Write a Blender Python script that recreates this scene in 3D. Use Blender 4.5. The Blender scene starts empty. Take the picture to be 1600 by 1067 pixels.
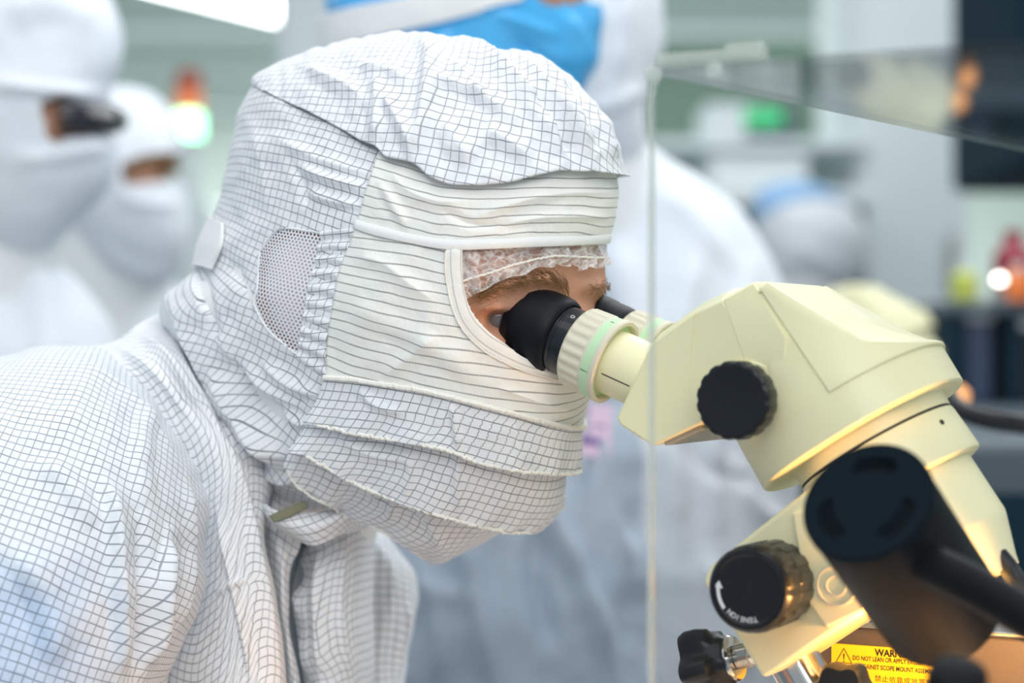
import bpy, bmesh, math, random
import numpy as np
from mathutils import Vector, Matrix

# ------------------------------------------------------------------ camera
FPX, PCX, PCY, CAMZ = 3200.0, 800.0, 533.5, 1.2
S = bpy.context.scene
COL = S.collection
PI = math.pi
rng = np.random.default_rng(7)
random.seed(7)


def T(px, py, d):
    """a point seen at (px, py) of the 1600x1067 frame, d metres in front of the camera"""
    px = np.asarray(px, float); py = np.asarray(py, float); d = np.asarray(d, float)
    px, py, d = np.broadcast_arrays(px, py, d)
    return np.stack([(px - PCX) / FPX * d, d, CAMZ - (py - PCY) / FPX * d], -1)


def srgb(r, g, b):
    f = lambda c: c / 12.92 if c <= .04045 else ((c + .055) / 1.055) ** 2.4
    return (f(r / 255), f(g / 255), f(b / 255), 1.0)


# ------------------------------------------------------------------ materials
def new_mat(name):
    m = bpy.data.materials.new(name); m.use_nodes = True
    nt = m.node_tree
    return m, nt, nt.nodes['Principled BSDF']


def mth(nt, op, a, b=None, c=None):
    n = nt.nodes.new('ShaderNodeMath'); n.operation = op
    for i, v in enumerate((a, b, c)):
        if v is None: continue
        if isinstance(v, (int, float)): n.inputs[i].default_value = v
        else: nt.links.new(v, n.inputs[i])
    return n.outputs[0]


def mixc(nt, fac, a, b):
    n = nt.nodes.new('ShaderNodeMix'); n.data_type = 'RGBA'
    for key, v in (('Factor', fac), ('A', a), ('B', b)):
        s = [i for i in n.inputs if i.name == key and (i.type == ('VALUE' if key == 'Factor' else 'RGBA'))][0]
        if isinstance(v, (int, float, tuple)): s.default_value = v
        else: nt.links.new(v, s)
    return [o for o in n.outputs if o.type == 'RGBA'][0]


def noise(nt, vec, scale, detail=2.0, rough=.5):
    n = nt.nodes.new('ShaderNodeTexNoise'); n.inputs['Scale'].default_value = scale
    n.inputs['Detail'].default_value = detail; n.inputs['Roughness'].default_value = rough
    if vec is not None: nt.links.new(vec, n.inputs['Vector'])
    return n.outputs[0]


def bump(nt, height, strength, dist, bsdf):
    n = nt.nodes.new('ShaderNodeBump'); n.inputs['Strength'].default_value = strength
    n.inputs['Distance'].default_value = dist
    nt.links.new(height, n.inputs['Height']); nt.links.new(n.outputs[0], bsdf.inputs['Normal'])


def plain(name, c, rough=.5, metal=0., coat=0., bump_s=0., bump_scale=400., vary=0.):
    m, nt, b = new_mat(name)
    b.inputs['Base Color'].default_value = c
    b.inputs['Roughness'].default_value = rough; b.inputs['Metallic'].default_value = metal
    b.inputs['Coat Weight'].default_value = coat
    tc = nt.nodes.new('ShaderNodeTexCoord')
    if bump_s: bump(nt, noise(nt, tc.outputs['Object'], bump_scale), bump_s, .0006, b)
    if vary:
        d = tuple(x * (1 - vary) for x in c[:3]) + (1,)
        nt.links.new(mixc(nt, noise(nt, tc.outputs['Object'], 14, 4), d, c), b.inputs['Base Color'])
    return m


def line_mask(nt, coord, spacing, half):
    """1 on a thin line every «spacing», soft edge"""
    f = mth(nt, 'FRACT', mth(nt, 'DIVIDE', coord, spacing))
    d = mth(nt, 'ABSOLUTE', mth(nt, 'SUBTRACT', f, .5))
    o = mth(nt, 'SUBTRACT', 1.5, mth(nt, 'DIVIDE', d, half / spacing))
    o.node.use_clamp = True
    return o


def fabric(name, base, line, kind='grid', spacing=.0058, half=.00031, dark=.78, tint=None):
    m, nt, b = new_mat(name)
    uvn = nt.nodes.new('ShaderNodeUVMap')
    sp = nt.nodes.new('ShaderNodeSeparateXYZ'); nt.links.new(uvn.outputs[0], sp.inputs[0])
    u, v = sp.outputs[0], sp.outputs[1]
    tc = nt.nodes.new('ShaderNodeTexCoord')
    wob = mth(nt, 'MULTIPLY', mth(nt, 'SUBTRACT', noise(nt, tc.outputs['Object'], 20, 2), .5), .0022)
    wob2 = mth(nt, 'MULTIPLY', mth(nt, 'SUBTRACT', noise(nt, tc.outputs['Object'], 27, 2), .5), .0022)
    uu, vv = mth(nt, 'ADD', u, wob), mth(nt, 'ADD', v, wob2)
    if kind == 'grid':
        a = line_mask(nt, uu, spacing, half); c = line_mask(nt, vv, spacing, half)
        fac = mth(nt, 'MAXIMUM', mth(nt, 'MULTIPLY', a, .8), c)
    else:
        c = line_mask(nt, vv, spacing, half * 1.15)
        dash = line_mask(nt, uu, .0013, .0006)
        fac = mth(nt, 'MULTIPLY', c, mth(nt, 'ADD', .12, mth(nt, 'MULTIPLY', dash, 1.0)))
    vary = mth(nt, 'ADD', .55, mth(nt, 'MULTIPLY', noise(nt, uvn.outputs[0], 60, 2), .8))
    fac = mth(nt, 'MULTIPLY', mth(nt, 'MULTIPLY', fac, vary), dark)
    fac = mth(nt, 'MINIMUM', mth(nt, 'MAXIMUM', fac, 0.), 1.)
    col = base
    if tint is not None:
        tcol, axis_fac = tint
        col = mixc(nt, axis_fac(nt, tc), base, tcol)
    nt.links.new(mixc(nt, fac, col, line), b.inputs['Base Color'])
    b.inputs['Roughness'].default_value = .62
    b.inputs['Sheen Weight'].default_value = .15
    wr = noise(nt, tc.outputs['Object'], 75, 3, .55)
    bump(nt, wr, .35, .004, b)
    return m


def emit(name, c, s):
    m, nt, b = new_mat(name)
    b.inputs['Base Color'].default_value = c
    b.inputs['Emission Color'].default_value = c; b.inputs['Emission Strength'].default_value = s
    return m


def clear(name, tint=(1, 1, 1, 1), ior=1.45, refl=1.0):
    m = bpy.data.materials.new(name); m.use_nodes = True
    nt = m.node_tree; nt.nodes.clear()
    o = nt.nodes.new('ShaderNodeOutputMaterial'); mx = nt.nodes.new('ShaderNodeMixShader')
    t = nt.nodes.new('ShaderNodeBsdfTransparent'); t.inputs[0].default_value = tint
    g = nt.nodes.new('ShaderNodeBsdfGlossy'); g.inputs['Roughness'].default_value = .03
    f = nt.nodes.new('ShaderNodeFresnel'); f.inputs[0].default_value = ior
    nt.links.new(mth(nt, 'MULTIPLY', f.outputs[0], refl), mx.inputs[0])
    nt.links.new(t.outputs[0], mx.inputs[1]); nt.links.new(g.outputs[0], mx.inputs[2])
    nt.links.new(mx.outputs[0], o.inputs[0])
    return m


# ------------------------------------------------------------------ objects
def tag(o, label=None, cat=None, group=None, kind=None):
    if label: o['label'] = label
    if cat: o['category'] = cat
    if group: o['group'] = group
    if kind: o['kind'] = kind
    return o


def empty(name, loc):
    o = bpy.data.objects.new(name, None); COL.objects.link(o)
    o.location = tuple(loc); o.empty_display_size = .05
    return o


def put(name, verts, faces, mat, parent=None, smooth=True, uvs=None, origin=None):
    """link one mesh object; verts in world coordinates"""
    verts = np.asarray(verts, float).reshape(-1, 3)
    me = bpy.data.meshes.new(name)
    base = np.zeros(3)
    if parent is not None: base = np.array(world_loc(parent))
    elif origin is not None: base = np.asarray(origin, float)
    me.from_pydata((verts - base).tolist(), [], [list(map(int, f)) for f in faces])
    if uvs is not None:
        lay = me.uv_layers.new(name='UVMap')
        idx = np.empty(len(me.loops), int); me.loops.foreach_get('vertex_index', idx)
        lay.data.foreach_set('uv', np.asarray(uvs, float)[idx].ravel())
    if smooth: me.polygons.foreach_set('use_smooth', [True] * len(me.polygons))
    if mat is not None: me.materials.append(mat)
    me.update()
    o = bpy.data.objects.new(name, me); COL.objects.link(o)
    if parent is not None: o.parent = parent
    else: o.location = tuple(base)
    return o


def world_loc(o):
    p = np.zeros(3)
    while o is not None:
        p = p + np.array(o.location); o = o.parent
    return p


class MB:
    """collects shapes for ONE mesh object"""
    def __init__(self): self.v, self.f, self.uv = [], [], []
    def add(self, v, f, uv=None):
        n = len(self.v); v = np.asarray(v, float).reshape(-1, 3)
        self.v.extend(v.tolist()); self.f.extend([[i + n for i in q] for q in f])
        self.uv.extend((np.zeros((len(v), 2)) if uv is None else np.asarray(uv)).tolist())
        return self
    def build(self, name, mat, parent=None, smooth=True, bevel=0., origin=None, seg=3, angle=35):
        o = put(name, self.v, self.f, mat, parent, smooth, self.uv, origin)
        finish(o, bevel, seg, angle)
        return o


def finish(o, bevel=0., seg=3, angle=35):
    bm = bmesh.new(); bm.from_mesh(o.data)
    bmesh.ops.recalc_face_normals(bm, faces=bm.faces)
    bm.to_mesh(o.data); bm.free()
    if bevel:
        b = o.modifiers.new('bevel', 'BEVEL'); b.width = bevel; b.segments = seg
        b.limit_method = 'ANGLE'; b.angle_limit = math.radians(25); b.harden_normals = False
    o.data.set_sharp_from_angle(angle=math.radians(angle))


def gridfaces(n, m, wrap=False, flip=False):
    f = []
    mm = m if wrap else m - 1
    for i in range(n - 1):
        for j in range(mm):
            a, b = i * m + j, i * m + (j + 1) % m
            q = (a, b, b + m, a + m)
            f.append(q[::-1] if flip else q)
    return f


def frame(d):
    d = np.asarray(d, float); d = d / np.linalg.norm(d)
    a = np.array([0, 0, 1.]) if abs(d[2]) < .9 else np.array([1., 0, 0])
    x = np.cross(a, d); x /= np.linalg.norm(x); y = np.cross(d, x)
    return x, y, d


def tube(pts, r, n=12, caps=True):
    pts = np.asarray(pts, float); k = len(pts)
    r = np.broadcast_to(np.asarray(r, float), (k,))
    tan = np.gradient(pts, axis=0)
    tan /= np.linalg.norm(tan, axis=1)[:, None] + 1e-12
    x, y, _ = frame(tan[0]); V = []
    for i in range(k):
        x = x - tan[i] * np.dot(x, tan[i]); x /= np.linalg.norm(x); y = np.cross(tan[i], x)
        a = np.arange(n) / n * 2 * PI
        V.append(pts[i] + r[i] * (np.cos(a)[:, None] * x + np.sin(a)[:, None] * y))
    V = np.concatenate(V); F = gridfaces(k, n, True)
    if caps: F = F + [list(range(n))[::-1], [(k - 1) * n + j for j in range(n)]]
    return V, F


def capsule(pts, r, n=12):
    """tube with rounded ends, for bodies that get remeshed"""
    pts = np.asarray(pts, float); r = np.broadcast_to(np.asarray(r, float), (len(pts),)).astype(float)
    P, R = [], []
    d0 = pts[0] - pts[1]; d0 /= np.linalg.norm(d0); d1 = pts[-1] - pts[-2]; d1 /= np.linalg.norm(d1)
    for a in (80, 55, 28): P.append(pts[0] + d0 * r[0] * math.sin(math.radians(a))); R.append(r[0] * math.cos(math.radians(a)))
    P += list(pts); R += list(r)
    for a in (28, 55, 80): P.append(pts[-1] + d1 * r[-1] * math.sin(math.radians(a))); R.append(r[-1] * math.cos(math.radians(a)))
    return tube(P, R, n)


def lathe(o, axis, prof, n=64, ripple=None):
    """profile (t, r) revolved round axis through o; ripple(k, ang) scales r"""
    x, y, d = frame(axis); o = np.asarray(o, float); V = []
    a = np.arange(n) / n * 2 * PI
    for k, (t, r) in enumerate(prof):
        rr = r * (ripple(k, a) if ripple else np.ones(n))
        V.append(o + d * t + rr[:, None] * (np.cos(a)[:, None] * x + np.sin(a)[:, None] * y))
    F = gridfaces(len(prof), n, True)
    if prof[0][1] > 1e-6: F.append(list(range(n))[::-1])
    if prof[-1][1] > 1e-6: F.append([(len(prof) - 1) * n + j for j in range(n)])
    return np.concatenate(V), F


def box(c, sx, sy, sz, ax=None):
    """box centred at c; ax = three unit axes"""
    ax = np.eye(3) if ax is None else np.asarray(ax, float)
    V = [np.asarray(c, float) + ax[0] * sx / 2 * i + ax[1] * sy / 2 * j + ax[2] * sz / 2 * k
         for i in (-1, 1) for j in (-1, 1) for k in (-1, 1)]
    F = [(0, 1, 3, 2), (4, 6, 7, 5), (0, 4, 5, 1), (2, 3, 7, 6), (0, 2, 6, 4), (1, 5, 7, 3)]
    return np.array(V), F


def loops(rings, caps=True):
    """loft through rings of the same number of points"""
    n = len(rings[0]); V = np.concatenate([np.asarray(r, float) for r in rings])
    F = gridfaces(len(rings), n, True)
    if caps: F = F + [list(range(n))[::-1], [(len(rings) - 1) * n + j for j in range(n)]]
    return V, F


# ------------------------------------------------------------------ curves
def spline(pts, n, closed=False):
    """chord-length Catmull-Rom through pts, n samples"""
    p = np.asarray(pts, float)
    if closed: p = np.concatenate([p[-2:], p, p[:3]])
    else: p = np.concatenate([[2 * p[0] - p[1]], p, [2 * p[-1] - p[-2]]])
    seg = np.sqrt(np.linalg.norm(np.diff(p, axis=0), axis=1)) + 1e-6
    t = np.concatenate([[0], np.cumsum(seg)])
    lo, hi = (2, len(p) - 3 + 0) if closed else (1, len(p) - 2)
    # sample evenly by chord length
    dense = []
    for i in range(lo, hi):
        p0, p1, p2, p3 = p[i - 1], p[i], p[i + 1], p[i + 2] if i + 2 < len(p) else p[i + 1]
        t0, t1, t2 = t[i - 1], t[i], t[i + 1]; t3 = t[i + 2] if i + 2 < len(p) else t2 + 1
        tt = np.linspace(t1, t2, 14, endpoint=False)[:, None]
        a1 = (t1 - tt) / (t1 - t0) * p0 + (tt - t0) / (t1 - t0) * p1
        a2 = (t2 - tt) / (t2 - t1) * p1 + (tt - t1) / (t2 - t1) * p2
        a3 = (t3 - tt) / (t3 - t2) * p2 + (tt - t2) / (t3 - t2) * p3
        b1 = (t2 - tt) / (t2 - t0) * a1 + (tt - t0) / (t2 - t0) * a2
        b2 = (t3 - tt) / (t3 - t1) * a2 + (tt - t1) / (t3 - t1) * a3
        dense.append((t2 - tt) / (t2 - t1) * b1 + (tt - t1) / (t2 - t1) * b2)
    dense.append(p[hi][None])
    q = np.concatenate(dense)
    s = np.concatenate([[0], np.cumsum(np.linalg.norm(np.diff(q, axis=0), axis=1))])
    ss = np.linspace(0, s[-1], n)
    return np.stack([np.interp(ss, s, q[:, k]) for k in range(q.shape[1])], -1)


def vnoise(x, y, seed=0):
    """smooth value noise on arrays"""
    r = np.random.default_rng(seed).random((64, 64))
    xi, yi = np.floor(x).astype(int), np.floor(y).astype(int)
    fx, fy = x - xi, y - yi
    fx, fy = fx * fx * (3 - 2 * fx), fy * fy * (3 - 2 * fy)
    g = lambda a, b: r[a % 64, b % 64]
    return (g(xi, yi) * (1 - fx) * (1 - fy) + g(xi + 1, yi) * fx * (1 - fy) + g(xi, yi + 1) * (1 - fx) * fy + g(xi + 1, yi + 1) * fx * fy) - .5


def fold_h(px, py, folds):
    """height (m) of a set of creases, each (points, height, width_left, width_right, sharpness)"""
    h = np.zeros(np.shape(px))
    for pts, H, wl, wr, sh in folds:
        q = spline(pts, 24)
        best = np.full(h.shape, 1e9); side = np.zeros(h.shape); tt = np.zeros(h.shape)
        for i in range(len(q) - 1):
            a, b = q[i], q[i + 1]; ab = b - a; L2 = ab @ ab + 1e-9
            s = np.clip(((px - a[0]) * ab[0] + (py - a[1]) * ab[1]) / L2, 0, 1)
            dx, dy = px - a[0] - s * ab[0], py - a[1] - s * ab[1]
            d = np.hypot(dx, dy); k = d < best
            best = np.where(k, d, best); side = np.where(k, ab[0] * dy - ab[1] * dx, side)
            tt = np.where(k, (i + s) / (len(q) - 1), tt)
        w = np.where(side < 0, wr, wl)   # downward lines: wl = screen left; rightward lines: wl = below
        x = np.clip(1 - best / w, 0, 1)
        prof = x ** sh * (3 - 2 * x) if sh >= 2 else x ** sh
        h += H * prof * np.clip(np.sin(PI * np.clip(tt, .04, .96)) * 1.6, 0, 1)
    return h


def inside(px, py, poly):
    poly = np.asarray(poly, float); r = np.zeros(np.shape(px), bool)
    x0, y0 = poly[-1]
    for x1, y1 in poly:
        c = ((y1 > py) != (y0 > py)) & (px < (x0 - x1) * (py - y1) / (y0 - y1 + 1e-12) + x1)
        r ^= c; x0, y0 = x1, y1
    return r


# ------------------------------------------------------------------ rounded forms
class Pillow:
    """a closed rounded body whose outline from the photograph's side is known; q = flat map of its surface
    (|q| = angle from the side facing us: 0 near, pi/2 outline, pi far side)"""
    def __init__(s, outline, center, d0, b, skew=0., skew_y=0., expo=.9, bfar=None):
        s.c = np.asarray(center, float); s.d0, s.b, s.skew, s.sky, s.e = d0, b, skew, skew_y, expo
        s.bfar = b if bfar is None else bfar
        o = spline(list(outline) + [outline[0]], 400)
        v = o - s.c; ph = np.arctan2(v[:, 1], v[:, 0]); k = np.argsort(ph)
        s.ph = ph[k]; s.R = np.hypot(v[:, 0], v[:, 1])[k]
        s.Rm = s.R.mean()
        g = np.linspace(-PI, PI, 721)[:-1]; Rg = np.interp(g, s.ph, s.R, period=2 * PI)
        k = np.hanning(121); k /= k.sum()
        s.Rs = np.convolve(np.concatenate([Rg[-60:], Rg, Rg[:60]]), k, 'valid'); s.g = g
        aa = np.linspace(0, PI, 121)[:, None]; pp = np.linspace(-PI, PI, 361)[None]
        P = T(*s.px(np.stack([aa * np.cos(pp), aa * np.sin(pp)], -1)))
        L = np.concatenate([np.zeros((1, 361)), np.cumsum(np.linalg.norm(np.diff(P, axis=0), axis=-1), 0)])
        k = np.ones(31) / 31; Lp = np.concatenate([L[:, -16:-1], L, L[:, 1:16]], 1)
        s.L = np.stack([np.convolve(r, k, 'valid') for r in Lp])
    def Rf(s, ph):
        return np.interp(ph, s.ph, s.R, period=2 * PI)
    def Re(s, ph, a):
        R = s.Rf(ph); Rs = np.interp(ph, s.g, s.Rs, period=2 * PI)
        w = np.where(a >= PI / 2, 1., np.sin(np.clip(a, 0, PI / 2)) ** 3)
        return Rs + (R - Rs) * w
    def q(s, p):
        p = np.asarray(p, float); v = p - s.c; ph = np.arctan2(v[..., 1], v[..., 0]); r = np.hypot(v[..., 0], v[..., 1]) / s.Rf(ph)
        a = np.where(r <= 1, np.arcsin(np.clip(r, 0, 1)), PI - np.arcsin(np.clip(2 - r, 0, 1)))
        R = s.Rf(ph); an = np.arcsin(np.clip(r, 0, 1))
        for _ in range(30): an = .5 * an + .5 * np.arcsin(np.clip(r * R / s.Re(ph, an), 0, 1))
        a = np.where(r < 1, an, a)
        return np.stack([a * np.cos(ph), a * np.sin(ph)], -1)
    def px(s, q):
        a = np.hypot(q[..., 0], q[..., 1]); ph = np.arctan2(q[..., 1], q[..., 0])
        r = np.sin(np.clip(a, 0, PI)) * s.Re(ph, a)
        x, y = s.c[0] + r * np.cos(ph), s.c[1] + r * np.sin(ph)
        ca = np.cos(np.clip(a, 0, PI))
        d = s.d0 - np.where(ca > 0, s.b, s.bfar) * np.sign(ca) * np.abs(ca) ** s.e - s.skew * (x - s.c[0]) / 300. - s.sky * (y - s.c[1]) / 300.
        return x, y, d
    def uv(s, q):
        a = np.hypot(q[..., 0], q[..., 1]); ph = np.arctan2(q[..., 1], q[..., 0])
        fa = np.clip(a / PI * 120, 0, 119.999); fp = np.clip((ph + PI) / (2 * PI) * 360, 0, 359.999)
        i, j = fa.astype(int), fp.astype(int); u, v = fa - i, fp - j
        l = s.L[i, j] * (1 - u) * (1 - v) + s.L[i + 1, j] * u * (1 - v) + s.L[i, j + 1] * (1 - u) * v + s.L[i + 1, j + 1] * u * v
        return np.stack([l * np.cos(ph), l * np.sin(ph)], -1)
    def ctr(s):
        return T(s.c[0], s.c[1], s.d0)


def grid_normals(P, ctr):
    du = np.gradient(P, axis=1); dv = np.gradient(P, axis=0)
    n = np.cross(du, dv); n /= np.linalg.norm(n, axis=-1)[..., None] + 1e-12
    if np.sum(n * (P - ctr)) < 0: n = -n
    return n


def rot2(uv, deg):
    a = math.radians(deg); c, s = math.cos(a), math.sin(a)
    return np.stack([uv[..., 0] * c + uv[..., 1] * s, -uv[..., 0] * s + uv[..., 1] * c], -1)


def arc_uv(P):
    du = np.linalg.norm(np.diff(P, axis=1), axis=-1); dv = np.linalg.norm(np.diff(P, axis=0), axis=-1)
    u = np.concatenate([np.zeros((P.shape[0], 1)), np.cumsum(du, 1)], 1)
    v = np.concatenate([np.zeros((1, P.shape[1])), np.cumsum(dv, 0)], 0)
    return np.stack([u, v], -1)


def coons(top, bot, left, right, nu, nv):
    t, b, l, r = spline(top, nu), spline(bot, nu), spline(left, nv), spline(right, nv)
    u = np.linspace(0, 1, nu)[None, :, None]; v = np.linspace(0, 1, nv)[:, None, None]
    return ((1 - v) * t[None] + v * b[None] + (1 - u) * l[:, None] + u * r[:, None]
            - (1 - u) * (1 - v) * t[0] - u * (1 - v) * t[-1] - (1 - u) * v * b[0] - u * v * b[-1])


def drop_faces(F, cent_mask):
    return [f for f, k in zip(F, cent_mask) if not k]


def lay(name, pil, top, bot, left, right, mat, parent, nu=120, nv=120, off=.002, folds=(), rot=0., uvmode='map',
        wrinkle=.0006, wscale=55., thick=.0008, warp=.35, hole=None, seed=1, extra=None):
    """a piece of cloth lying on a rounded form; its four edges are given as seen in the photograph"""
    Q = coons(*[pil.q(spline(c, 70)) for c in (top, bot, left, right)], nu, nv)
    x, y, d = pil.px(Q)
    P = T(x, y, d)
    n = grid_normals(P, pil.ctr())
    u = np.linspace(0, 1, nu)[None]; v = np.linspace(0, 1, nv)[:, None]
    o = off(u, v) if callable(off) else off
    far = np.hypot(Q[..., 0], Q[..., 1]) > PI / 2
    h = fold_h(x, y, folds)
    w = wrinkle * 2 * (vnoise(x / wscale + y / wscale * .5, y / wscale - x / wscale * .3, seed) + .5 * vnoise(x / wscale * 2.3, y / wscale * 2.1 + x / wscale, seed + 5))
    if extra is not None: h = h + extra(u, v, x, y)
    P = P + n * (o + h + w)[..., None]
    uv = rot2(pil.uv(Q), rot) if uvmode == 'map' else arc_uv(P)
    uv = uv + warp * np.stack([h, -h], -1)
    F = gridfaces(nv, nu)
    if hole is not None:
        ci = np.array(F); hx = x.ravel()[ci].mean(1); hy = y.ravel()[ci].mean(1)
        k = inside(hx, hy, hole) & ~far.ravel()[ci].any(1)
        F = drop_faces(F, k)
    ob = put(name, P.reshape(-1, 3), F, mat, parent, True, uv.reshape(-1, 2))
    fix_out(ob, P, n, nu, nv)
    if thick:
        m = ob.modifiers.new('thickness', 'SOLIDIFY'); m.thickness = thick; m.offset = -1
    return ob


def fix_out(ob, P, n, nu, nv):
    f = ob.data.polygons[len(ob.data.polygons) // 2]
    i = f.vertices[0]
    if np.dot(np.array(f.normal), n.reshape(-1, 3)[i]) < 0:
        ob.data.flip_normals()


def closed_form(pil, na=60, nphi=120, off=0., folds=(), hole=None, wr=0., seed=3, a1=3.10, extra=None, wscale=60.):
    """the whole closed body: verts, faces, uv"""
    a = np.linspace(.02, a1, na)[:, None]; ph = np.linspace(-PI, PI, nphi, endpoint=False)[None]
    Q = np.stack([a * np.cos(ph), a * np.sin(ph)], -1)
    x, y, d = pil.px(Q); P = T(x, y, d)
    Pw = np.concatenate([P[:, -1:], P, P[:, :1]], 1)
    n = grid_normals(Pw, pil.ctr())[:, 1:-1]
    h = off + fold_h(x, y, folds)
    if wr: h = h + wr * 2 * (vnoise(x / wscale, y / wscale, seed) + .5 * vnoise(x / wscale * 2.1, y / wscale * 2.3, seed + 1))
    if extra is not None: h = h + extra(x, y, d)
    P = P + n * np.asarray(h)[..., None]
    F = gridfaces(na, nphi, True)
    if hole is not None:
        hq = pil.q(np.asarray(hole)); ci = np.array(F)
        qx = Q[..., 0].ravel()[ci].mean(1); qy = Q[..., 1].ravel()[ci].mean(1)
        F = drop_faces(F, inside(qx, qy, spline(np.concatenate([hq, hq[:1]]), 120)))
    else:
        pass
    F = F + [list(range(nphi))[::-1], [(na - 1) * nphi + j for j in range(nphi)]]
    return P.reshape(-1, 3), F, pil.uv(Q).reshape(-1, 2)


def on_form(pil, pts, off, n=80, closed=False):
    """a line drawn on the form: 3-D points"""
    q = pil.q(spline(pts, n))
    x, y, d = pil.px(q); P = T(x, y, d)
    e = 1e-3
    gx = T(*pil.px(q + [e, 0])) - P; gy = T(*pil.px(q + [0, e])) - P
    nn = np.cross(gx, gy); nn /= np.linalg.norm(nn, axis=1)[:, None] + 1e-12
    s = np.sign(np.sum(nn * (P - pil.ctr()), 1))[:, None]
    return P + nn * s * np.broadcast_to(np.asarray(off, float), (n,))[:, None]


def remesh(o, voxel, smooth=4):
    m = o.modifiers.new('skin', 'REMESH'); m.mode = 'VOXEL'; m.voxel_size = voxel; m.use_smooth_shade = True
    if smooth:
        k = o.modifiers.new('relax', 'SMOOTH'); k.iterations = smooth; k.factor = .5


def text_mesh(s, size, spacing=1., bold=0.):
    cu = bpy.data.curves.new('t', 'FONT'); cu.body = s; cu.size = size; cu.space_character = spacing; cu.offset = bold
    cu.resolution_u = 3
    o = bpy.data.objects.new('t', cu); COL.objects.link(o)
    dg = bpy.context.evaluated_depsgraph_get()
    me = o.evaluated_get(dg).to_mesh()
    V = np.array([tuple(v.co) for v in me.vertices]).reshape(-1, 3); F = [tuple(p.vertices) for p in me.polygons]
    o.evaluated_get(dg).to_mesh_clear()
    bpy.data.objects.remove(o); bpy.data.curves.remove(cu)
    return V, F
# ------------------------------------------------------------------ camera and light
cam = bpy.data.cameras.new('camera'); cam_o = bpy.data.objects.new('camera', cam); COL.objects.link(cam_o)
cam_o.location = (0, 0, CAMZ); cam_o.rotation_euler = (PI / 2, 0, 0)
cam.sensor_width = 36; cam.lens = 36 * FPX / 1600; cam.clip_end = 100
cam.dof.use_dof = True; cam.dof.focus_distance = 1.20
cam.dof.aperture_fstop = (cam.lens / 1000) / .0205
S.camera = cam_o
S.view_settings.view_transform = 'Standard'; S.view_settings.look = 'None'
S.view_settings.exposure = 0.0; S.view_settings.gamma = 1
S.cycles.use_denoising = True
S.cycles.max_bounces = 8; S.cycles.transparent_max_bounces = 16

W = bpy.data.worlds.new('world'); S.world = W; W.use_nodes = True
W.node_tree.nodes['Background'].inputs[0].default_value = (.79, .90, 1.0, 1)
W.node_tree.nodes['Background'].inputs[1].default_value = .50


def area(name, loc, target, sx, sy, power, c=(1, 1, 1)):
    l = bpy.data.lights.new(name, 'AREA'); l.shape = 'RECTANGLE'; l.size, l.size_y = sx, sy
    l.energy = power; l.color = c
    o = bpy.data.objects.new(name, l); COL.objects.link(o); o.location = loc
    d = Vector(target) - Vector(loc); o.rotation_euler = d.to_track_quat('-Z', 'Y').to_euler()
    return o


area('overhead_area_light', (.1, .1, 2.9), (.0, 1.3, 1.1), 2.2, 1.4, 15, (1, .99, .96))  # unseen fill added above the camera to brighten the near side
area('overhead_area_light', (.4, -1.5, 2.5), (.1, 1.3, 1.1), 2.4, 1.2, 40, (1, .99, .96))  # unseen frontal fill added behind the camera, no real ceiling panel
area('overhead_area_light', (.2, 1.6, 2.9), (.0, 1.5, 1.1), 1.4, .8, 7, (1, .99, .97))
area('overhead_area_light', (-1.2, 2.4, 2.9), (-1.0, 2.4, 1), 2.4, 1.2, 18, (.95, .98, 1))
area('overhead_area_light', (1.2, 3.2, 2.9), (1.0, 3.2, 1), 2.4, 1.6, 44, (.96, 1, .98))
for y_ in (7.2, 11.0, 14.5):  # added to brighten the far ceiling and back wall
    area('overhead_area_light', (0, y_, 2.85), (0, y_ + .6, 0), 8, 1.2, 230, (.97, 1, .98))

# ------------------------------------------------------------------ fabrics
INK = srgb(38, 48, 66)
M = {}
M['grid'] = fabric('gridded_cleanroom_cloth', srgb(236, 239, 243), INK)
M['grid_fine'] = fabric('gridded_crown_cloth', srgb(232, 235, 240), srgb(52, 60, 78), dark=.7)
M['stripe'] = fabric('striped_knit_cloth', srgb(242, 243, 238), srgb(84, 88, 90), 'stripe', spacing=.0060, half=.00035, dark=.72)
M['binding'] = fabric('binding_cloth', srgb(240, 241, 236), srgb(110, 112, 112), 'stripe', spacing=.006, half=.0003, dark=.5)
M['white'] = plain('white_cloth', srgb(240, 242, 242), .65, bump_s=.3, bump_scale=300)
M['thread'] = plain('white_thread', srgb(242, 240, 232), .7)
M['skin'] = plain('skin', srgb(214, 158, 128), .5, bump_s=.35, bump_scale=260, vary=.22)
nt = M['skin'].node_tree; M['skin'].node_tree.nodes['Principled BSDF'].inputs['Subsurface Weight'].default_value = .12
M['skin'].node_tree.nodes['Principled BSDF'].inputs['Subsurface Radius'].default_value = (.01, .004, .002)
M['hair'] = plain('brow_hair', srgb(138, 104, 66), .55)


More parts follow.
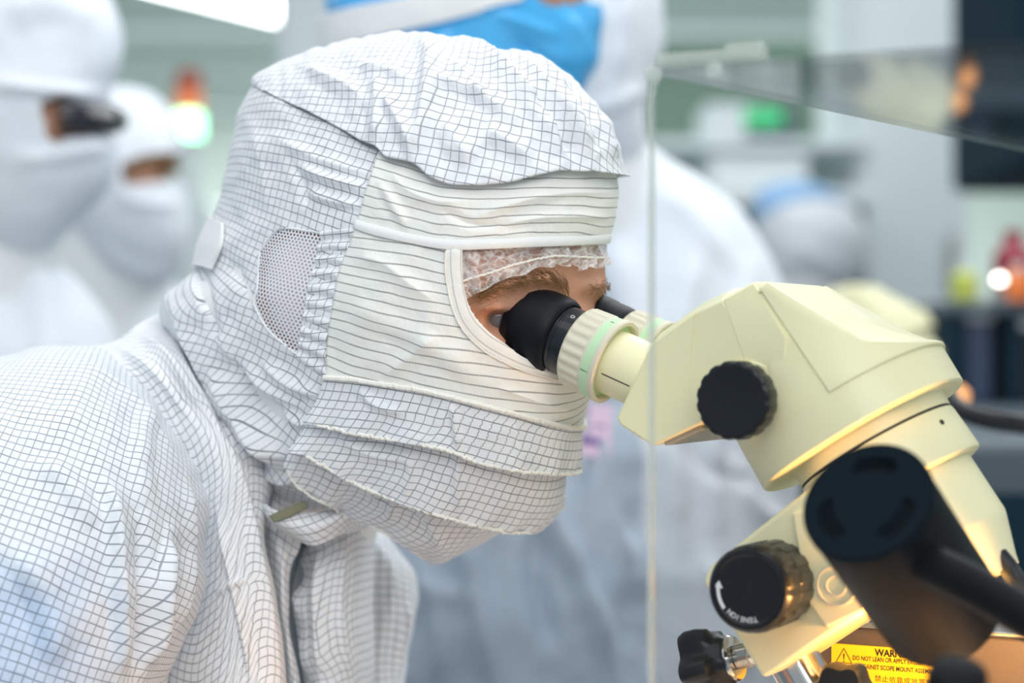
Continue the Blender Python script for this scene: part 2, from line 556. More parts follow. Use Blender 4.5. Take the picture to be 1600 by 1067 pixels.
def net_mat(name, base, hole_scale, half, mul):
    """white net, its round holes really open; the position of the holes follows the UV map"""
    m, nt, b = new_mat(name)
    b.inputs['Base Color'].default_value = base; b.inputs['Roughness'].default_value = .6
    uvn = nt.nodes.new('ShaderNodeUVMap'); sp = nt.nodes.new('ShaderNodeSeparateXYZ'); nt.links.new(uvn.outputs[0], sp.inputs[0])
    u = mth(nt, 'DIVIDE', sp.outputs[0], hole_scale); v = mth(nt, 'DIVIDE', sp.outputs[1], hole_scale * .80)
    row = mth(nt, 'FLOOR', v)
    u = mth(nt, 'ADD', u, mth(nt, 'MULTIPLY', mth(nt, 'MODULO', mth(nt, 'ABSOLUTE', row), 2.), .5))
    du = mth(nt, 'SUBTRACT', mth(nt, 'FRACT', u), .5); dv = mth(nt, 'MULTIPLY', mth(nt, 'SUBTRACT', mth(nt, 'FRACT', v), .5), .8)
    r = mth(nt, 'SQRT', mth(nt, 'ADD', mth(nt, 'MULTIPLY', du, du), mth(nt, 'MULTIPLY', dv, dv)))
    al = mth(nt, 'DIVIDE', mth(nt, 'SUBTRACT', r, half - .04), .08); al.node.use_clamp = True
    nt.links.new(al, b.inputs['Alpha'])
    return m


M['ear_net'] = net_mat('ear_net', srgb(236, 238, 244), .0030, .30, 1)


def gauze_mat():
    m, nt, b = new_mat('hairnet_gauze')
    b.inputs['Base Color'].default_value = srgb(250, 250, 250); b.inputs['Roughness'].default_value = .5
    uvn = nt.nodes.new('ShaderNodeUVMap')
    v = nt.nodes.new('ShaderNodeTexVoronoi'); v.feature = 'DISTANCE_TO_EDGE'; v.inputs['Scale'].default_value = 210
    nt.links.new(uvn.outputs[0], v.inputs['Vector'])
    fib = mth(nt, 'SUBTRACT', 1., mth(nt, 'MULTIPLY', v.outputs[0], 5.)); fib.node.use_clamp = True
    n1 = noise(nt, uvn.outputs[0], 130, 4, .65)
    a = mth(nt, 'ADD', mth(nt, 'MULTIPLY', fib, .30), mth(nt, 'MULTIPLY', mth(nt, 'SUBTRACT', n1, .34), 1.5)); a.node.use_clamp = True
    nt.links.new(a, b.inputs['Alpha'])
    return m


M['gauze'] = gauze_mat()

# ------------------------------------------------------------------ the operator: directions
PSI = math.radians(28)
FW = np.array([math.cos(PSI), -math.sin(PSI), 0.])     # the way the operator faces
LT = np.array([math.sin(PSI), math.cos(PSI), 0.])      # the operator's left
UP = np.array([0, 0, 1.])

# outline of the hooded head
HO = [(402, 126), (430, 110), (470, 92), (520, 75), (580, 64), (640, 59), (690, 62), (738, 71), (775, 83), (825, 93), (858, 107),
      (893, 134), (921, 165), (943, 197), (952, 231), (954, 262), (953, 300), (950, 338), (942, 385), (944, 420), (944, 450), (939, 500),
      (931, 545), (922, 590), (913, 630), (901, 672), (884, 722), (853, 784), (816, 806), (771, 824), (735, 838), (692, 857), (668, 854),
      (640, 846), (606, 828), (570, 808), (531, 790), (489, 795), (425, 768), (393, 725), (361, 661), (318, 600), (290, 560), (268, 520), (250, 492),
      (262, 466), (306, 424), (318, 380), (331, 350), (345, 315), (353, 270), (359, 230), (370, 190), (386, 155)]
HEAD = Pillow(HO, (640, 440), 1.315, .112, skew=.035, expo=.86)

body_mb = MB()


def face_bumps(x, y, d):
    near = d < 1.315
    h = fold_h(x, y, [
        ([(738, 476), (770, 452), (810, 440), (860, 434), (892, 452)], .0055, 20, 26, 2),       # brow ridge
        ([(756, 500), (780, 503), (825, 512)], -.016, 34, 22, 2),                                # eye socket
        ([(906, 452), (925, 450), (944, 452)], .004, 18, 22, 2),                                 # far brow
        ([(893, 420), (897, 440), (900, 462)], -.0022, 9, 9, 2),                                 # frown line
        ([(904, 470), (915, 500), (925, 560)], .006, 30, 40, 2),                                 # nose
        ([(945, 380), (948, 420), (947, 460), (944, 480)], .0062, 26, 40, 2),
        ([(742, 486), (765, 481), (795, 484)], .0042, 7, 7, 2),                                  # upper lid
        ([(744, 512), (770, 514), (800, 520)], .0040, 8, 8, 2),                                  # lower lid
    ])
    return np.where(near, h, 0.)


V, F, _ = closed_form(HEAD, 170, 420, -.0050, extra=face_bumps)
body_mb.add(V, F)
NECK = np.array([-.17, 1.37, 1.075])
SHN, SHF = np.array([-.29, 1.235, 1.06]), np.array([-.11, 1.53, 1.06])
HIP = np.array([-.66, 1.62, .93])
HPN, HPF = HIP - LT * .10, HIP + LT * .10
body_mb.add(*capsule([np.array([-.10, 1.36, 1.16]), NECK + [0, .05, 0]], [.048, .045]))
body_mb.add(*capsule([NECK - FW * .13 + [0, .03, -.02], (NECK + HIP) / 2 + UP * .02, HIP], [.075, .115, .13], 20))
body_mb.add(*capsule([SHN + [0, .03, 0], NECK - FW * .03 + [0, .08, 0], SHF + [-.05, .04, -.02]], [.05, .06, .035], 16))
ELN, ELF = np.array([-.31, 1.21, .93]), np.array([-.12, 1.50, .89])
HDN, HDF = np.array([-.13, 1.07, .918]), np.array([-.03, 1.38, .912])
for sh, el, hd in ((SHN, ELN, HDN), (SHF, ELF, HDF)):
    k_ = 1. if sh is SHN else .55
    if sh is SHF: sh = SHF + [-.05, .02, -.02]
    body_mb.add(*capsule([sh, (sh + el) / 2, el], [.052 * k_, .046 * k_, .038 * k_], 14))
    body_mb.add(*capsule([el, (el + hd) / 2, hd], [.038 * k_, .034 * k_, .024], 14))
    pd = hd - el; pd[2] = 0; pd /= np.linalg.norm(pd); sd = np.cross(UP, pd)
    sgn = 1 if hd is HDN else -1
    body_mb.add(*capsule([hd + sd * w for w in (-.022, 0, .022)], [.020, .022, .020], 12))
    body_mb.add(*capsule([hd, hd + pd * .045], [.024, .024], 12))
    for k, (w, L) in enumerate(((-.030, .066), (-.010, .078), (.010, .074), (.030, .058))):
        q0 = hd + pd * .05 + sd * w
        body_mb.add(*capsule([q0, q0 + pd * L * .45 - UP * .004, q0 + pd * L * .75 - UP * .016, q0 + pd * L - UP * .026], [.0092, .0088, .008, .007], 10))
    q0 = hd + sd * .026 * sgn
    body_mb.add(*capsule([q0, q0 + pd * .03 + sd * .022 * sgn - UP * .006, q0 + pd * .058 + sd * .026 * sgn - UP * .014], [.0115, .010, .008], 10))
for hp in (HPN, HPF):
    kn = np.array([hp[0] + .06, hp[1], .49]); an = np.array([hp[0] + .0, hp[1], .085])
    body_mb.add(*capsule([hp, kn], [.088, .058], 16)); body_mb.add(*capsule([kn, kn * .6 + an * .4, an], [.055, .056, .036], 16))
    body_mb.add(*capsule([an + [-.03, 0, -.035], an + FW * .16 + [0, 0, -.045]], [.04, .032], 12))
operator = body_mb.build('person', M['skin'], origin=(HIP[0], HIP[1], 0))
remesh(operator, .0026, 3)
tag(operator, 'person in a white gridded hood and coverall bending forward to look into the microscope eyepieces', 'person')

# eye and brows
eye_c = HEAD.px(HEAD.q(np.array([778., 496.])))
ec = T(778, 497, float(eye_c[2]) + .0245)
M['eye'] = plain('eyeball', srgb(118, 110, 112), .2, coat=.6)
M['iris'] = plain('iris', srgb(96, 122, 140), .1, coat=1)
e = MB(); e.add(*lathe(ec - UP * .0118, UP, [(.0118 - .0118 * math.cos(a), .0118 * math.sin(a)) for a in np.linspace(0.001, PI - .001, 20)], 24))
eye = e.build('eye', M['eye'], operator)
gz = (FW * .8 - np.array([0, .45, 0]) - UP * .25); gz /= np.linalg.norm(gz)
e = MB(); e.add(*lathe(ec + gz * .0105, gz, [(0, .0056), (.0012, .0045), (.0018, .0001)], 20)); e.build('iris', M['iris'], eye)


def brow(name, line, n, lens, off, spread):
    mb = MB(); base = on_form(HEAD, line, off, 200)
    for i in range(n):
        k = random.random(); a = base[int(k * 199)]; t = base[min(199, int(k * 199) + 6)] - base[max(0, int(k * 199) - 6)]
        t = t / np.linalg.norm(t)
        up = UP * random.gauss(.0, spread)
        a = a + up
        outw = np.array([.15, -1, .1])
        d = (-t * .9 + UP * random.uniform(-.1, .75) + outw * random.uniform(.0, .35)); d /= np.linalg.norm(d)
        L = random.uniform(*lens)
        p = [a, a + d * L * .5 + UP * .0004, a + d * L + np.array([-.001, 0, -.0012])]
        mb.add(*tube(p, [.00016, .00013, .00004], 4, False))
    return mb.build(name, M['hair'], operator)


brow('eyebrow', [(752, 462), (785, 449), (820, 440), (850, 437), (880, 447), (892, 462)], 330, (.006, .011), -.0005, .0030)
brow('eyebrow', [(914, 456), (926, 450), (936, 448), (943, 450)], 150, (.003, .006), .0045, .0022)

# ------------------------------------------------------------------ hood
hood = empty('hood', HEAD.ctr()); hood.parent = operator
hood.location = tuple(np.array(HEAD.ctr()) - np.array(operator.location))
OPEN = [(722, 388), (722, 432), (728, 468), (740, 494), (764, 520), (789, 539), (830, 568), (880, 590), (920, 600), (975, 540), (975, 420), (960, 376), (870, 380), (800, 384), (758, 388)]
EAR = [(407, 393), (421, 373), (435, 360), (452, 357), (480, 361), (508, 368), (499, 396), (494, 412), (485, 446), (477, 491), (473, 525), (469, 553),
       (440, 533), (421, 516), (407, 494), (398, 471), (403, 452), (405, 418)]
LIN = [OPEN, EAR]
V, F, uv = closed_form(HEAD, 110, 260, -.0015, hole=OPEN)
# the lining also opens behind the ear net
qe = spline(np.concatenate([HEAD.q(np.array(EAR, float)), HEAD.q(np.array(EAR[:1], float))]), 90)
qx = HEAD.q(np.array([[0., 0.]]))
F2 = []
for f in F:
    if len(f) == 4:
        c = V[list(f)].mean(0); px, py = c[0] / c[1] * FPX + PCX, PCY - (c[2] - CAMZ) / c[1] * FPX
        if c[1] < 1.31 and inside(np.array([px]), np.array([py]), EAR)[0]: continue
    F2.append(f)
put('lining', V, F2, M['white'], hood)

hairnet_at = hood
# --- crown
SEAM = [(401, 136), (424, 150), (463, 168), (502, 187), (539, 207), (570, 226), (594, 237)]
CRB = [(594, 237), (609, 253), (640, 262), (660, 271), (682, 288), (710, 296), (758, 298), (800, 292), (837, 282), (865, 275), (910, 273), (954, 274)]
crown_folds = [
    ([(649, 62), (668, 92), (670, 140), (664, 200), (654, 255)], 0.0073, 16, 30, 1.2),
    ([(590, 120), (594, 160), (594, 200), (594, 236)], 0.0053, 22, 14, 1.4),
    ([(598, 150), (620, 185), (640, 220), (655, 258)], 0.0059, 16, 24, 1.3),
    ([(736, 66), (761, 96), (797, 130), (837, 176), (856, 210), (868, 262)], 0.0091, 26, 16, 1.15),
    ([(800, 92), (837, 141), (873, 192), (893, 226), (906, 268)], 0.0088, 14, 22, 1.15),
    ([(822, 150), (850, 190), (872, 222), (886, 262)], -0.0073, 16, 12, 1.3),
    ([(828, 92), (854, 130), (878, 181), (902, 220)], 0.0063, 14, 20, 1.2),
    ([(668, 132), (700, 142), (740, 158), (775, 178), (800, 196)], 0.0053, 14, 18, 1.2),
    ([(555, 110), (610, 122), (650, 140)], 0.0039, 16, 16, 1.3),
    ([(700, 100), (735, 140), (760, 172)], 0.0046, 16, 14, 1.2),
    ([(760, 215), (800, 240), (830, 268)], 0.0049, 20, 22, 1.4),
    ([(690, 200), (720, 235), (740, 270)], 0.0039, 26, 26, 1.6),
    ([(470, 110), (540, 140), (580, 165)], 0.0042, 20, 20, 1.4),
    ([(900, 160), (925, 205), (940, 255)], 0.0053, 14, 14, 1.2),
]
lay('crown', HEAD, [(330, 70), (440, 40), (560, 5), (660, -5), (780, 15), (900, 60), (985, 130), (1040, 210)],
    SEAM[:-1] + CRB, [(330, 70), (360, 100), (401, 136)], [(1040, 210), (1000, 250), (954, 274)], M['grid_fine'], hood, 260, 150,
    off=lambda u, v: .0035 + .0075 * np.clip(v, 0, 1) ** 3 * np.clip((u - .30) / .12, 0, 1), folds=crown_folds, rot=14, wrinkle=.0013, wscale=26, seed=4)
# --- side panel down to the neck, round the back
SIDE_R = [(596, 236), (584, 279), (570, 321), (558, 357), (550, 381), (539, 407), (530, 435), (522, 480), (514, 533), (511, 570), (510, 590), (500, 640), (470, 700), (468, 735), (482, 762), (534, 784)]
SIDE_L = [(330, 70), (290, 140), (270, 230), (262, 300), (240, 370), (220, 430), (216, 460), (222, 500)]
SIDE_B = [(222, 500), (262, 512), (298, 568), (330, 615), (362, 660), (393, 722), (426, 767), (489, 793), (534, 784)]
side_folds = [
    ([(262, 470), (300, 520), (340, 590), (390, 660), (440, 705), (470, 712)], .010, 26, 36, 1.6),
    ([(300, 450), (330, 500), (375, 560), (430, 610), (480, 640)], .006, 24, 30, 1.6),
    ([(335, 560), (380, 630), (420, 690), (445, 740)], .0085, 22, 24, 1.5),
    ([(312, 428), (322, 470), (350, 540)], -.007, 14, 18, 1.6),
    ([(365, 545), (410, 620), (462, 668)], -.0055, 14, 16, 1.5),
    ([(410, 560), (455, 600), (505, 618)], .0045, 14, 18, 1.4),
    ([(440, 640), (470, 660), (500, 655)], .0045, 10, 14, 1.4),
    ([(405, 735), (440, 748), (470, 748)], .005, 12, 14, 1.4),
    ([(470, 262), (520, 282), (575, 296)], .0046, 14, 12, 1.3),
    ([(480, 300), (530, 318), (568, 322)], .0036, 10, 12, 1.3),
    ([(430, 215), (500, 250), (585, 275)], .0026, 14, 14, 1.4),
    ([(455, 250), (475, 285), (480, 330)], -.0026, 16, 16, 1.6),
    ([(400, 200), (410, 260), (420, 330)], .0018, 22, 22, 1.8),
    ([(350, 400), (385, 450), (395, 520)], -.0022, 20, 20, 1.8),
]
lay('side_panel', HEAD, [(330, 70), (362, 102)] + SEAM[:-1] + [(596, 236)], SIDE_B, SIDE_L, SIDE_R, M['grid'], hood, 190, 260,
    off=.0008, folds=side_folds, rot=22, hole=EAR, wrinkle=.0011, wscale=34, seed=9, warp=.4)
# --- ear net and the gathered strip behind the cheek
ear_l, ear_r = EAR[:5][::-1], EAR[5:12]
lay('ear_net', HEAD, [(407, 390), (420, 371), (435, 358), (452, 355), (480, 358), (510, 366)], [(398, 474), (407, 497), (421, 519), (440, 536), (470, 556)],
    [(407, 390), (403, 418), (402, 452), (398, 474)], [(510, 366), (501, 396), (488, 446), (479, 491), (475, 525), (470, 556)], M['ear_net'], hood, 60, 60,
    off=lambda u, v: .0004 + .002 * np.sin(PI * u) * np.sin(PI * v), rot=12, wrinkle=.0002, thick=0)
lay('cheek_strip', HEAD, [(506, 362), (530, 360), (558, 357)], [(467, 560), (490, 580), (513, 588)],
    [(506, 362), (499, 396), (486, 446), (477, 491), (472, 525), (467, 560)], [(558, 357), (550, 381), (539, 407), (530, 435), (522, 480), (514, 533), (513, 588)],
    M['grid'], hood, 50, 160, off=.0022, folds=[], rot=0, uvmode='arc', extra=lambda u, v, x, y: .0011 * np.sin(v * 2 * PI * 9.5 + 1.2 * np.sin(u * 3)), warp=.0)
# --- forehead band
BAND_L = [(596, 230), (584, 279), (570, 321), (557, 358)]
HEM = [(557, 358), (581, 367), (640, 381), (699, 391), (758, 390), (829, 386), (900, 382), (941, 379), (985, 372)]
band_folds = [([(610, 262), (640, 300), (690, 320), (740, 318)], .0030, 20, 18, 1.5), ([(740, 345), (800, 322), (870, 305), (950, 300)], .0026, 12, 14, 1.4),
              ([(760, 360), (840, 342), (948, 338)], .0024, 10, 12, 1.4), ([(600, 290), (622, 330), (640, 360)], .0026, 12, 16, 1.4),
              ([(690, 330), (740, 352), (820, 352)], -.0022, 12, 12, 1.4)]
lay('forehead_band', HEAD, [(596, 230), (640, 245), (700, 262), (800, 262), (900, 258), (985, 256)], HEM, BAND_L,
    [(985, 256), (988, 300), (986, 340), (985, 372)], M['stripe'], hood, 190, 90,
    off=lambda u, v: .0030 + .0022 * np.sin(PI * np.clip(v * 1.05, 0, 1)), folds=band_folds, rot=0, uvmode='arc', wrinkle=.0010, seed=12)
lay('band_hem', HEAD, [(560, 344), (585, 352), (640, 366), (699, 376), (758, 375), (829, 371), (900, 367), (943, 364), (985, 357)], HEM,
    [(560, 344), (557, 358)], [(985, 357), (985, 372)], M['white'], hood, 150, 14, off=lambda u, v: .0044 + .0007 * np.sin(PI * v), rot=0, uvmode='arc', wrinkle=.0003)
# --- face panel round the opening
OUTER = [(699, 393), (698, 420), (701, 445), (706, 472), (722, 511), (750, 542), (778, 560), (817, 578), (854, 588), (900, 602), (925, 606), (962, 570)]
PIPE = [(512, 587), (555, 590), (606, 598), (658, 606), (702, 616), (744, 627), (795, 641), (847, 656), (881, 664), (903, 664), (950, 640)]
face_folds = [([(560, 400), (600, 410), (640, 440), (680, 470)], .0026, 26, 20, 1.8), ([(690, 520), (640, 560), (600, 590)], .0022, 24, 24, 1.8),
              ([(540, 470), (600, 500), (680, 540), (760, 600)], .0022, 28, 28, 2), ([(770, 600), (830, 622), (890, 640)], .0020, 14, 14, 1.6)]
lay('face_panel', HEAD, [(558, 352), (585, 360), (640, 374), (690, 384)] + OUTER, PIPE, [(558, 352), (550, 381), (539, 407), (530, 435), (522, 480), (514, 533), (512, 587)],
    [(962, 570), (950, 640)], M['stripe'], hood, 200, 130, off=.0030, folds=face_folds, rot=11, wrinkle=.0009, seed=15)
INNER = [(724, 388), (724, 432), (730, 467), (741, 492), (764, 518), (789, 537), (809, 553), (840, 568), (890, 583), (918, 580), (940, 545)]
lay('opening_binding', HEAD, OUTER[:1] + OUTER[1:-1] + [(945, 585)], INNER, [(699, 391), (712, 390), (724, 388)], [(945, 585), (940, 545)], M['binding'], hood, 140, 14,
    off=lambda u, v: .0042 + .0005 * np.sin(PI * v), uvmode='arc', wrinkle=.0003)
# --- pleated mouth cover
PL = 'pleat'
lay(PL, HEAD, PIPE, [(490, 650), (503, 651), (548, 661), (592, 670), (654, 680), (716, 694), (744, 706), (782, 715), (823, 723), (861, 729), (884, 726), (930, 705)],
    [(512, 587), (504, 620), (490, 650)], [(950, 640), (945, 670), (930, 705)], M['grid'], hood, 200, 60,
    off=lambda u, v: .0034 + .0075 * v ** 1.3 + .0014 * np.sin(u * 55 + 3 * np.sin(u * 9)) * v ** 3,
    folds=[([(704, 622), (712, 655), (718, 692)], .0030, 5, 9, 1.2), ([(560, 600), (590, 625), (640, 640)], .0028, 14, 14, 1.6), ([(800, 650), (806, 690), (812, 716)], .0014, 12, 12, 1.8)],
    uvmode='arc', wrinkle=.0009, seed=21)
lay(PL, HEAD, [(486, 648), (548, 650), (592, 658), (654, 668), (716, 682), (782, 702), (861, 716), (935, 690)],
    [(470, 690), (491, 691), (520, 708), (572, 735), (623, 757), (692, 782), (723, 790), (764, 798), (805, 802), (846, 796), (895, 768)],
    [(486, 648), (482, 668), (470, 690)], [(935, 690), (920, 730), (895, 768)], M['grid'], hood, 200, 70,
    off=lambda u, v: .0010 + .0125 * v ** 1.1 + .0014 * np.sin(u * 47 + 2 * np.sin(u * 11)) * v ** 3,
    folds=[([(716, 690), (717, 740), (716, 782)], .0020, 10, 8, 1.3), ([(530, 670), (590, 700), (650, 712)], .0030, 16, 14, 1.6), ([(640, 700), (650, 730), (640, 760)], .0022, 14, 14, 1.6)],
    uvmode='arc', wrinkle=.0009, seed=25)
lay(PL, HEAD, [(468, 680), (520, 696), (572, 722), (623, 745), (692, 770), (764, 786), (830, 788), (880, 765)],
    [(456, 716), (464, 728), (479, 747), (537, 781), (565, 792), (606, 812), (641, 833), (671, 853), (692, 858), (735, 850), (800, 835)],
    [(468, 680), (460, 698), (456, 716)], [(880, 765), (850, 800), (800, 835)], M['grid'], hood, 200, 60,
    off=lambda u, v: .0005 + .0085 * v + .0012 * np.sin(u * 43) * v ** 3,
    folds=[([(560, 740), (600, 770), (640, 790)], .0030, 14, 14, 1.6), ([(650, 785), (680, 815), (690, 850)], .0030, 12, 14, 1.4), ([(600, 740), (620, 775), (615, 805)], .0022, 12, 12, 1.6)],
    uvmode='arc', wrinkle=.0009, seed=29)


def cord(name, pil, pts, off, r, mat, parent, ripple=0., n=120, k=60):
    p = on_form(pil, pts, off, n)
    if ripple: p = p + np.random.default_rng(5).normal(0, ripple, p.shape)
    mb = MB(); mb.add(*tube(p, r, 7)); return mb.build(name, mat, parent)


cord('hem_thread', HEAD, [(503, 651), (548, 661), (592, 670), (654, 680), (716, 694), (744, 706), (782, 715), (823, 723), (861, 729), (884, 726), (905, 716)], .0108, .0011, M['thread'], hood, .00035, 220)
cord('hem_thread', HEAD, [(491, 691), (520, 708), (572, 735), (623, 757), (692, 782), (723, 790), (764, 798), (805, 802), (846, 796), (870, 780)], .0132, .0011, M['thread'], hood, .00035, 220)
cord('hem_thread', HEAD, [(464, 728), (479, 747), (537, 781), (565, 792), (606, 812), (641, 833), (671, 853), (692, 858)], .0088, .0009, M['thread'], hood, .0003, 160)
cord('piping', HEAD, PIPE, .0046, .0016, M['thread'], hood, .0002, 200)
cord('stitching', HEAD, [p for p in OUTER], .0046, .0005, M['thread'], hood, .0001)
cord('ear_binding', HEAD, EAR + EAR[:1], .0008, .0006, M['white'], hood)
# the ear under its pale net cover
lay('ear_cover', HEAD, [(414, 378), (455, 364), (494, 374)], [(418, 512), (446, 536), (466, 544)], [(414, 378), (404, 440), (418, 512)], [(494, 374), (484, 440), (466, 544)],
    plain('ear_cover_cloth', srgb(236, 222, 228), .7), hairnet_at, 40, 60, off=lambda u, v: -.0052 + .0046 * np.sin(PI * u) ** .8 * np.sin(PI * v) ** .6, wrinkle=.0004, thick=0)
# the folded label patch at the back of the head
lay('hook_patch', HEAD, [(300, 326), (330, 340), (357, 352)], [(296, 420), (316, 418), (338, 424)], [(300, 326), (292, 372), (296, 420)], [(357, 352), (354, 385), (338, 424)],
    M['white'], hood, 30, 40, off=.0045, wrinkle=.0004, thick=.0015)

# ------------------------------------------------------------------ hairnet
hairnet = empty('hairnet', T(830, 410, 1.2)); hairnet.parent = operator
hairnet.location = tuple(np.array(T(830, 410, 1.2)) - np.array(operator.location))
lay('net', HEAD, [(690, 360), (758, 374), (829, 370), (900, 366), (938, 362), (958, 358)],
    [(720, 470), (731, 466), (745, 458), (760, 452), (772, 443), (786, 437), (800, 432), (818, 430), (830, 422), (843, 417), (858, 418), (868, 413), (880, 417), (890, 414), (902, 423), (914, 417), (926, 422), (940, 416), (954, 412)],
    [(690, 360), (705, 415), (720, 470)], [(958, 358), (957, 390), (954, 412)], M['gauze'], hairnet, 220, 60,
    off=lambda u, v: -.0004 + .0030 * v + .0040 * np.clip((u - .8) * 5, 0, 1) * v + .0012 * np.sin(u * 70 + 4 * np.sin(u * 13)) * (.4 + v),
    folds=[([(735, 395), (790, 388), (840, 384)], .0015, 6, 6, 1.2), ([(740, 425), (780, 405), (800, 392)], .0015, 5, 5, 1.2), ([(880, 378), (884, 392), (886, 402)], .002, 5, 6, 1.2), ([(905, 378), (908, 392), (912, 402)], .002, 5, 6, 1.2)],
    uvmode='arc', wrinkle=.0012, wscale=14, thick=0, seed=31)
cord('elastic', HEAD, [(720, 440), (772, 424), (805, 413), (840, 404), (868, 400), (905, 402), (938, 404)], .0026, .0007, M['thread'], hairnet, .0002, 160)

# ------------------------------------------------------------------ coverall
suit = empty('coverall', NECK); suit.parent = operator
suit.location = tuple(NECK - np.array(operator.location))


def blue_tint(nt, tc):
    """the blue undersleeve that shows through the thin cloth of the forearm side"""
    v = nt.nodes.new('ShaderNodeVectorMath'); v.operation = 'DISTANCE'
    nt.links.new(tc.outputs['Object'], v.inputs[0]); v.inputs[1].default_value = BLUE_AT
    n = noise(nt, tc.outputs['Object'], 26, 3)
    d = mth(nt, 'ADD', v.outputs['Value'], mth(nt, 'MULTIPLY', mth(nt, 'SUBTRACT', n, .5), .09))
    f = mth(nt, 'DIVIDE', mth(nt, 'SUBTRACT', .080, d), .05); f.node.use_clamp = True
    return mth(nt, 'MULTIPLY', f, .42)


SLO = [(-320, 640), (-150, 580), (0, 556), (60, 544), (110, 538), (160, 540), (205, 575), (240, 612), (276, 659), (303, 700), (322, 745), (334, 797), (326, 850), (326, 905), (318, 945), (290, 1000), (258, 1067),
       (215, 1180), (120, 1300), (-60, 1380), (-240, 1360), (-360, 1200), (-400, 900)]
SLEEVE = Pillow(SLO, (20, 900), 1.285, .15, skew=-.02, skew_y=.04, expo=.80)
BLUE_AT = tuple(T(20, 1050, 1.12) - NECK)
M['sleeve'] = fabric('gridded_sleeve_cloth', srgb(230, 235, 241), srgb(50, 62, 84), half=.00038, dark=.72, tint=(srgb(140, 188, 240), blue_tint))
slv = [([(150, 730), (172, 790), (182, 900), (184, 1067)], .010, 16, 34, 1.5), ([(262, 830), (250, 900), (240, 980), (222, 1050)], .012, 10, 26, 1.3),
       ([(215, 800), (226, 880), (226, 960), (210, 1060)], -.009, 20, 12, 1.5), ([(60, 720), (110, 760), (150, 830)], .005, 30, 30, 2),
       ([(290, 740), (300, 830), (296, 920), (270, 1000)], .005, 14, 14, 1.5), ([(240, 620), (220, 700), (230, 800)], .004, 26, 26, 2), ([(20, 860), (70, 930), (90, 1050)], .006, 40, 40, 2),
       ([(130, 560), (190, 600), (240, 660), (280, 720)], .003, 16, 16, 1.6)]
V, F, uv = closed_form(SLEEVE, 160, 300, 0., folds=slv, wr=.0016, wscale=60)
mb = MB(); mb.add(V, F, rot2(uv, 22)); mb.build('sleeve', M['sleeve'], suit, angle=180)
mb = MB(); mb.add(*tube(on_form(SLEEVE, [(205, 575), (240, 612), (276, 659), (303, 700), (322, 745), (334, 797), (326, 850), (326, 905), (318, 945), (290, 1000), (258, 1067)], -.0005, 160) + np.random.default_rng(2).normal(0, .0003, (160, 3)), .0012, 7))
mb.build('armhole_seam', M['thread'], suit)

FSO = [(500, 860), (540, 822), (566, 812), (600, 830), (632, 870), (653, 912), (645, 985), (633, 1067), (622, 1200), (590, 1320), (540, 1330), (500, 1200), (490, 1000)]
FARSL = Pillow(FSO, (572, 1030), 1.47, .055, skew=.01)
V, F, uv = closed_form(FARSL, 70, 160, 0., folds=[([(640, 930), (625, 1000), (615, 1067)], .006, 14, 12, 1.4), ([(575, 830), (610, 900), (600, 1000)], .005, 16, 16, 1.4)], wr=.001)
mb = MB(); mb.add(V, F, uv); mb.build('sleeve', M['grid'], suit, angle=180)


def sheet(name, rows, mat, parent, nu=80, nv=120, folds=(), wrinkle=.0008, wscale=45., thick=.0009, seed=1, rot=0., extra=None):
    """free-hanging cloth: rows of (px, py, depth) points, spline both ways"""
    R = np.stack([spline(r, nu) for r in rows])
    C = np.stack([spline(R[:, j], nv) for j in range(nu)], 1)
    P = T(C[..., 0], C[..., 1], C[..., 2])
    n = grid_normals(P, np.array([P[..., 0].mean(), 9., P[..., 2].mean()]))
    h = fold_h(C[..., 0], C[..., 1], folds) + wrinkle * 2 * vnoise(C[..., 0] / wscale, C[..., 1] / wscale, seed)
    if extra is not None: h = h + extra(np.linspace(0, 1, nu)[None], np.linspace(0, 1, nv)[:, None])
    P = P + n * h[..., None]
    uv = rot2(arc_uv(P), rot) + .8 * np.stack([h, -h], -1)
    o = put(name, P.reshape(-1, 3), gridfaces(nv, nu), mat, parent, True, uv.reshape(-1, 2))
    fix_out(o, P, n, nu, nv)
    if thick:
        m = o.modifiers.new('thickness', 'SOLIDIFY'); m.thickness = thick; m.offset = -1
    return o


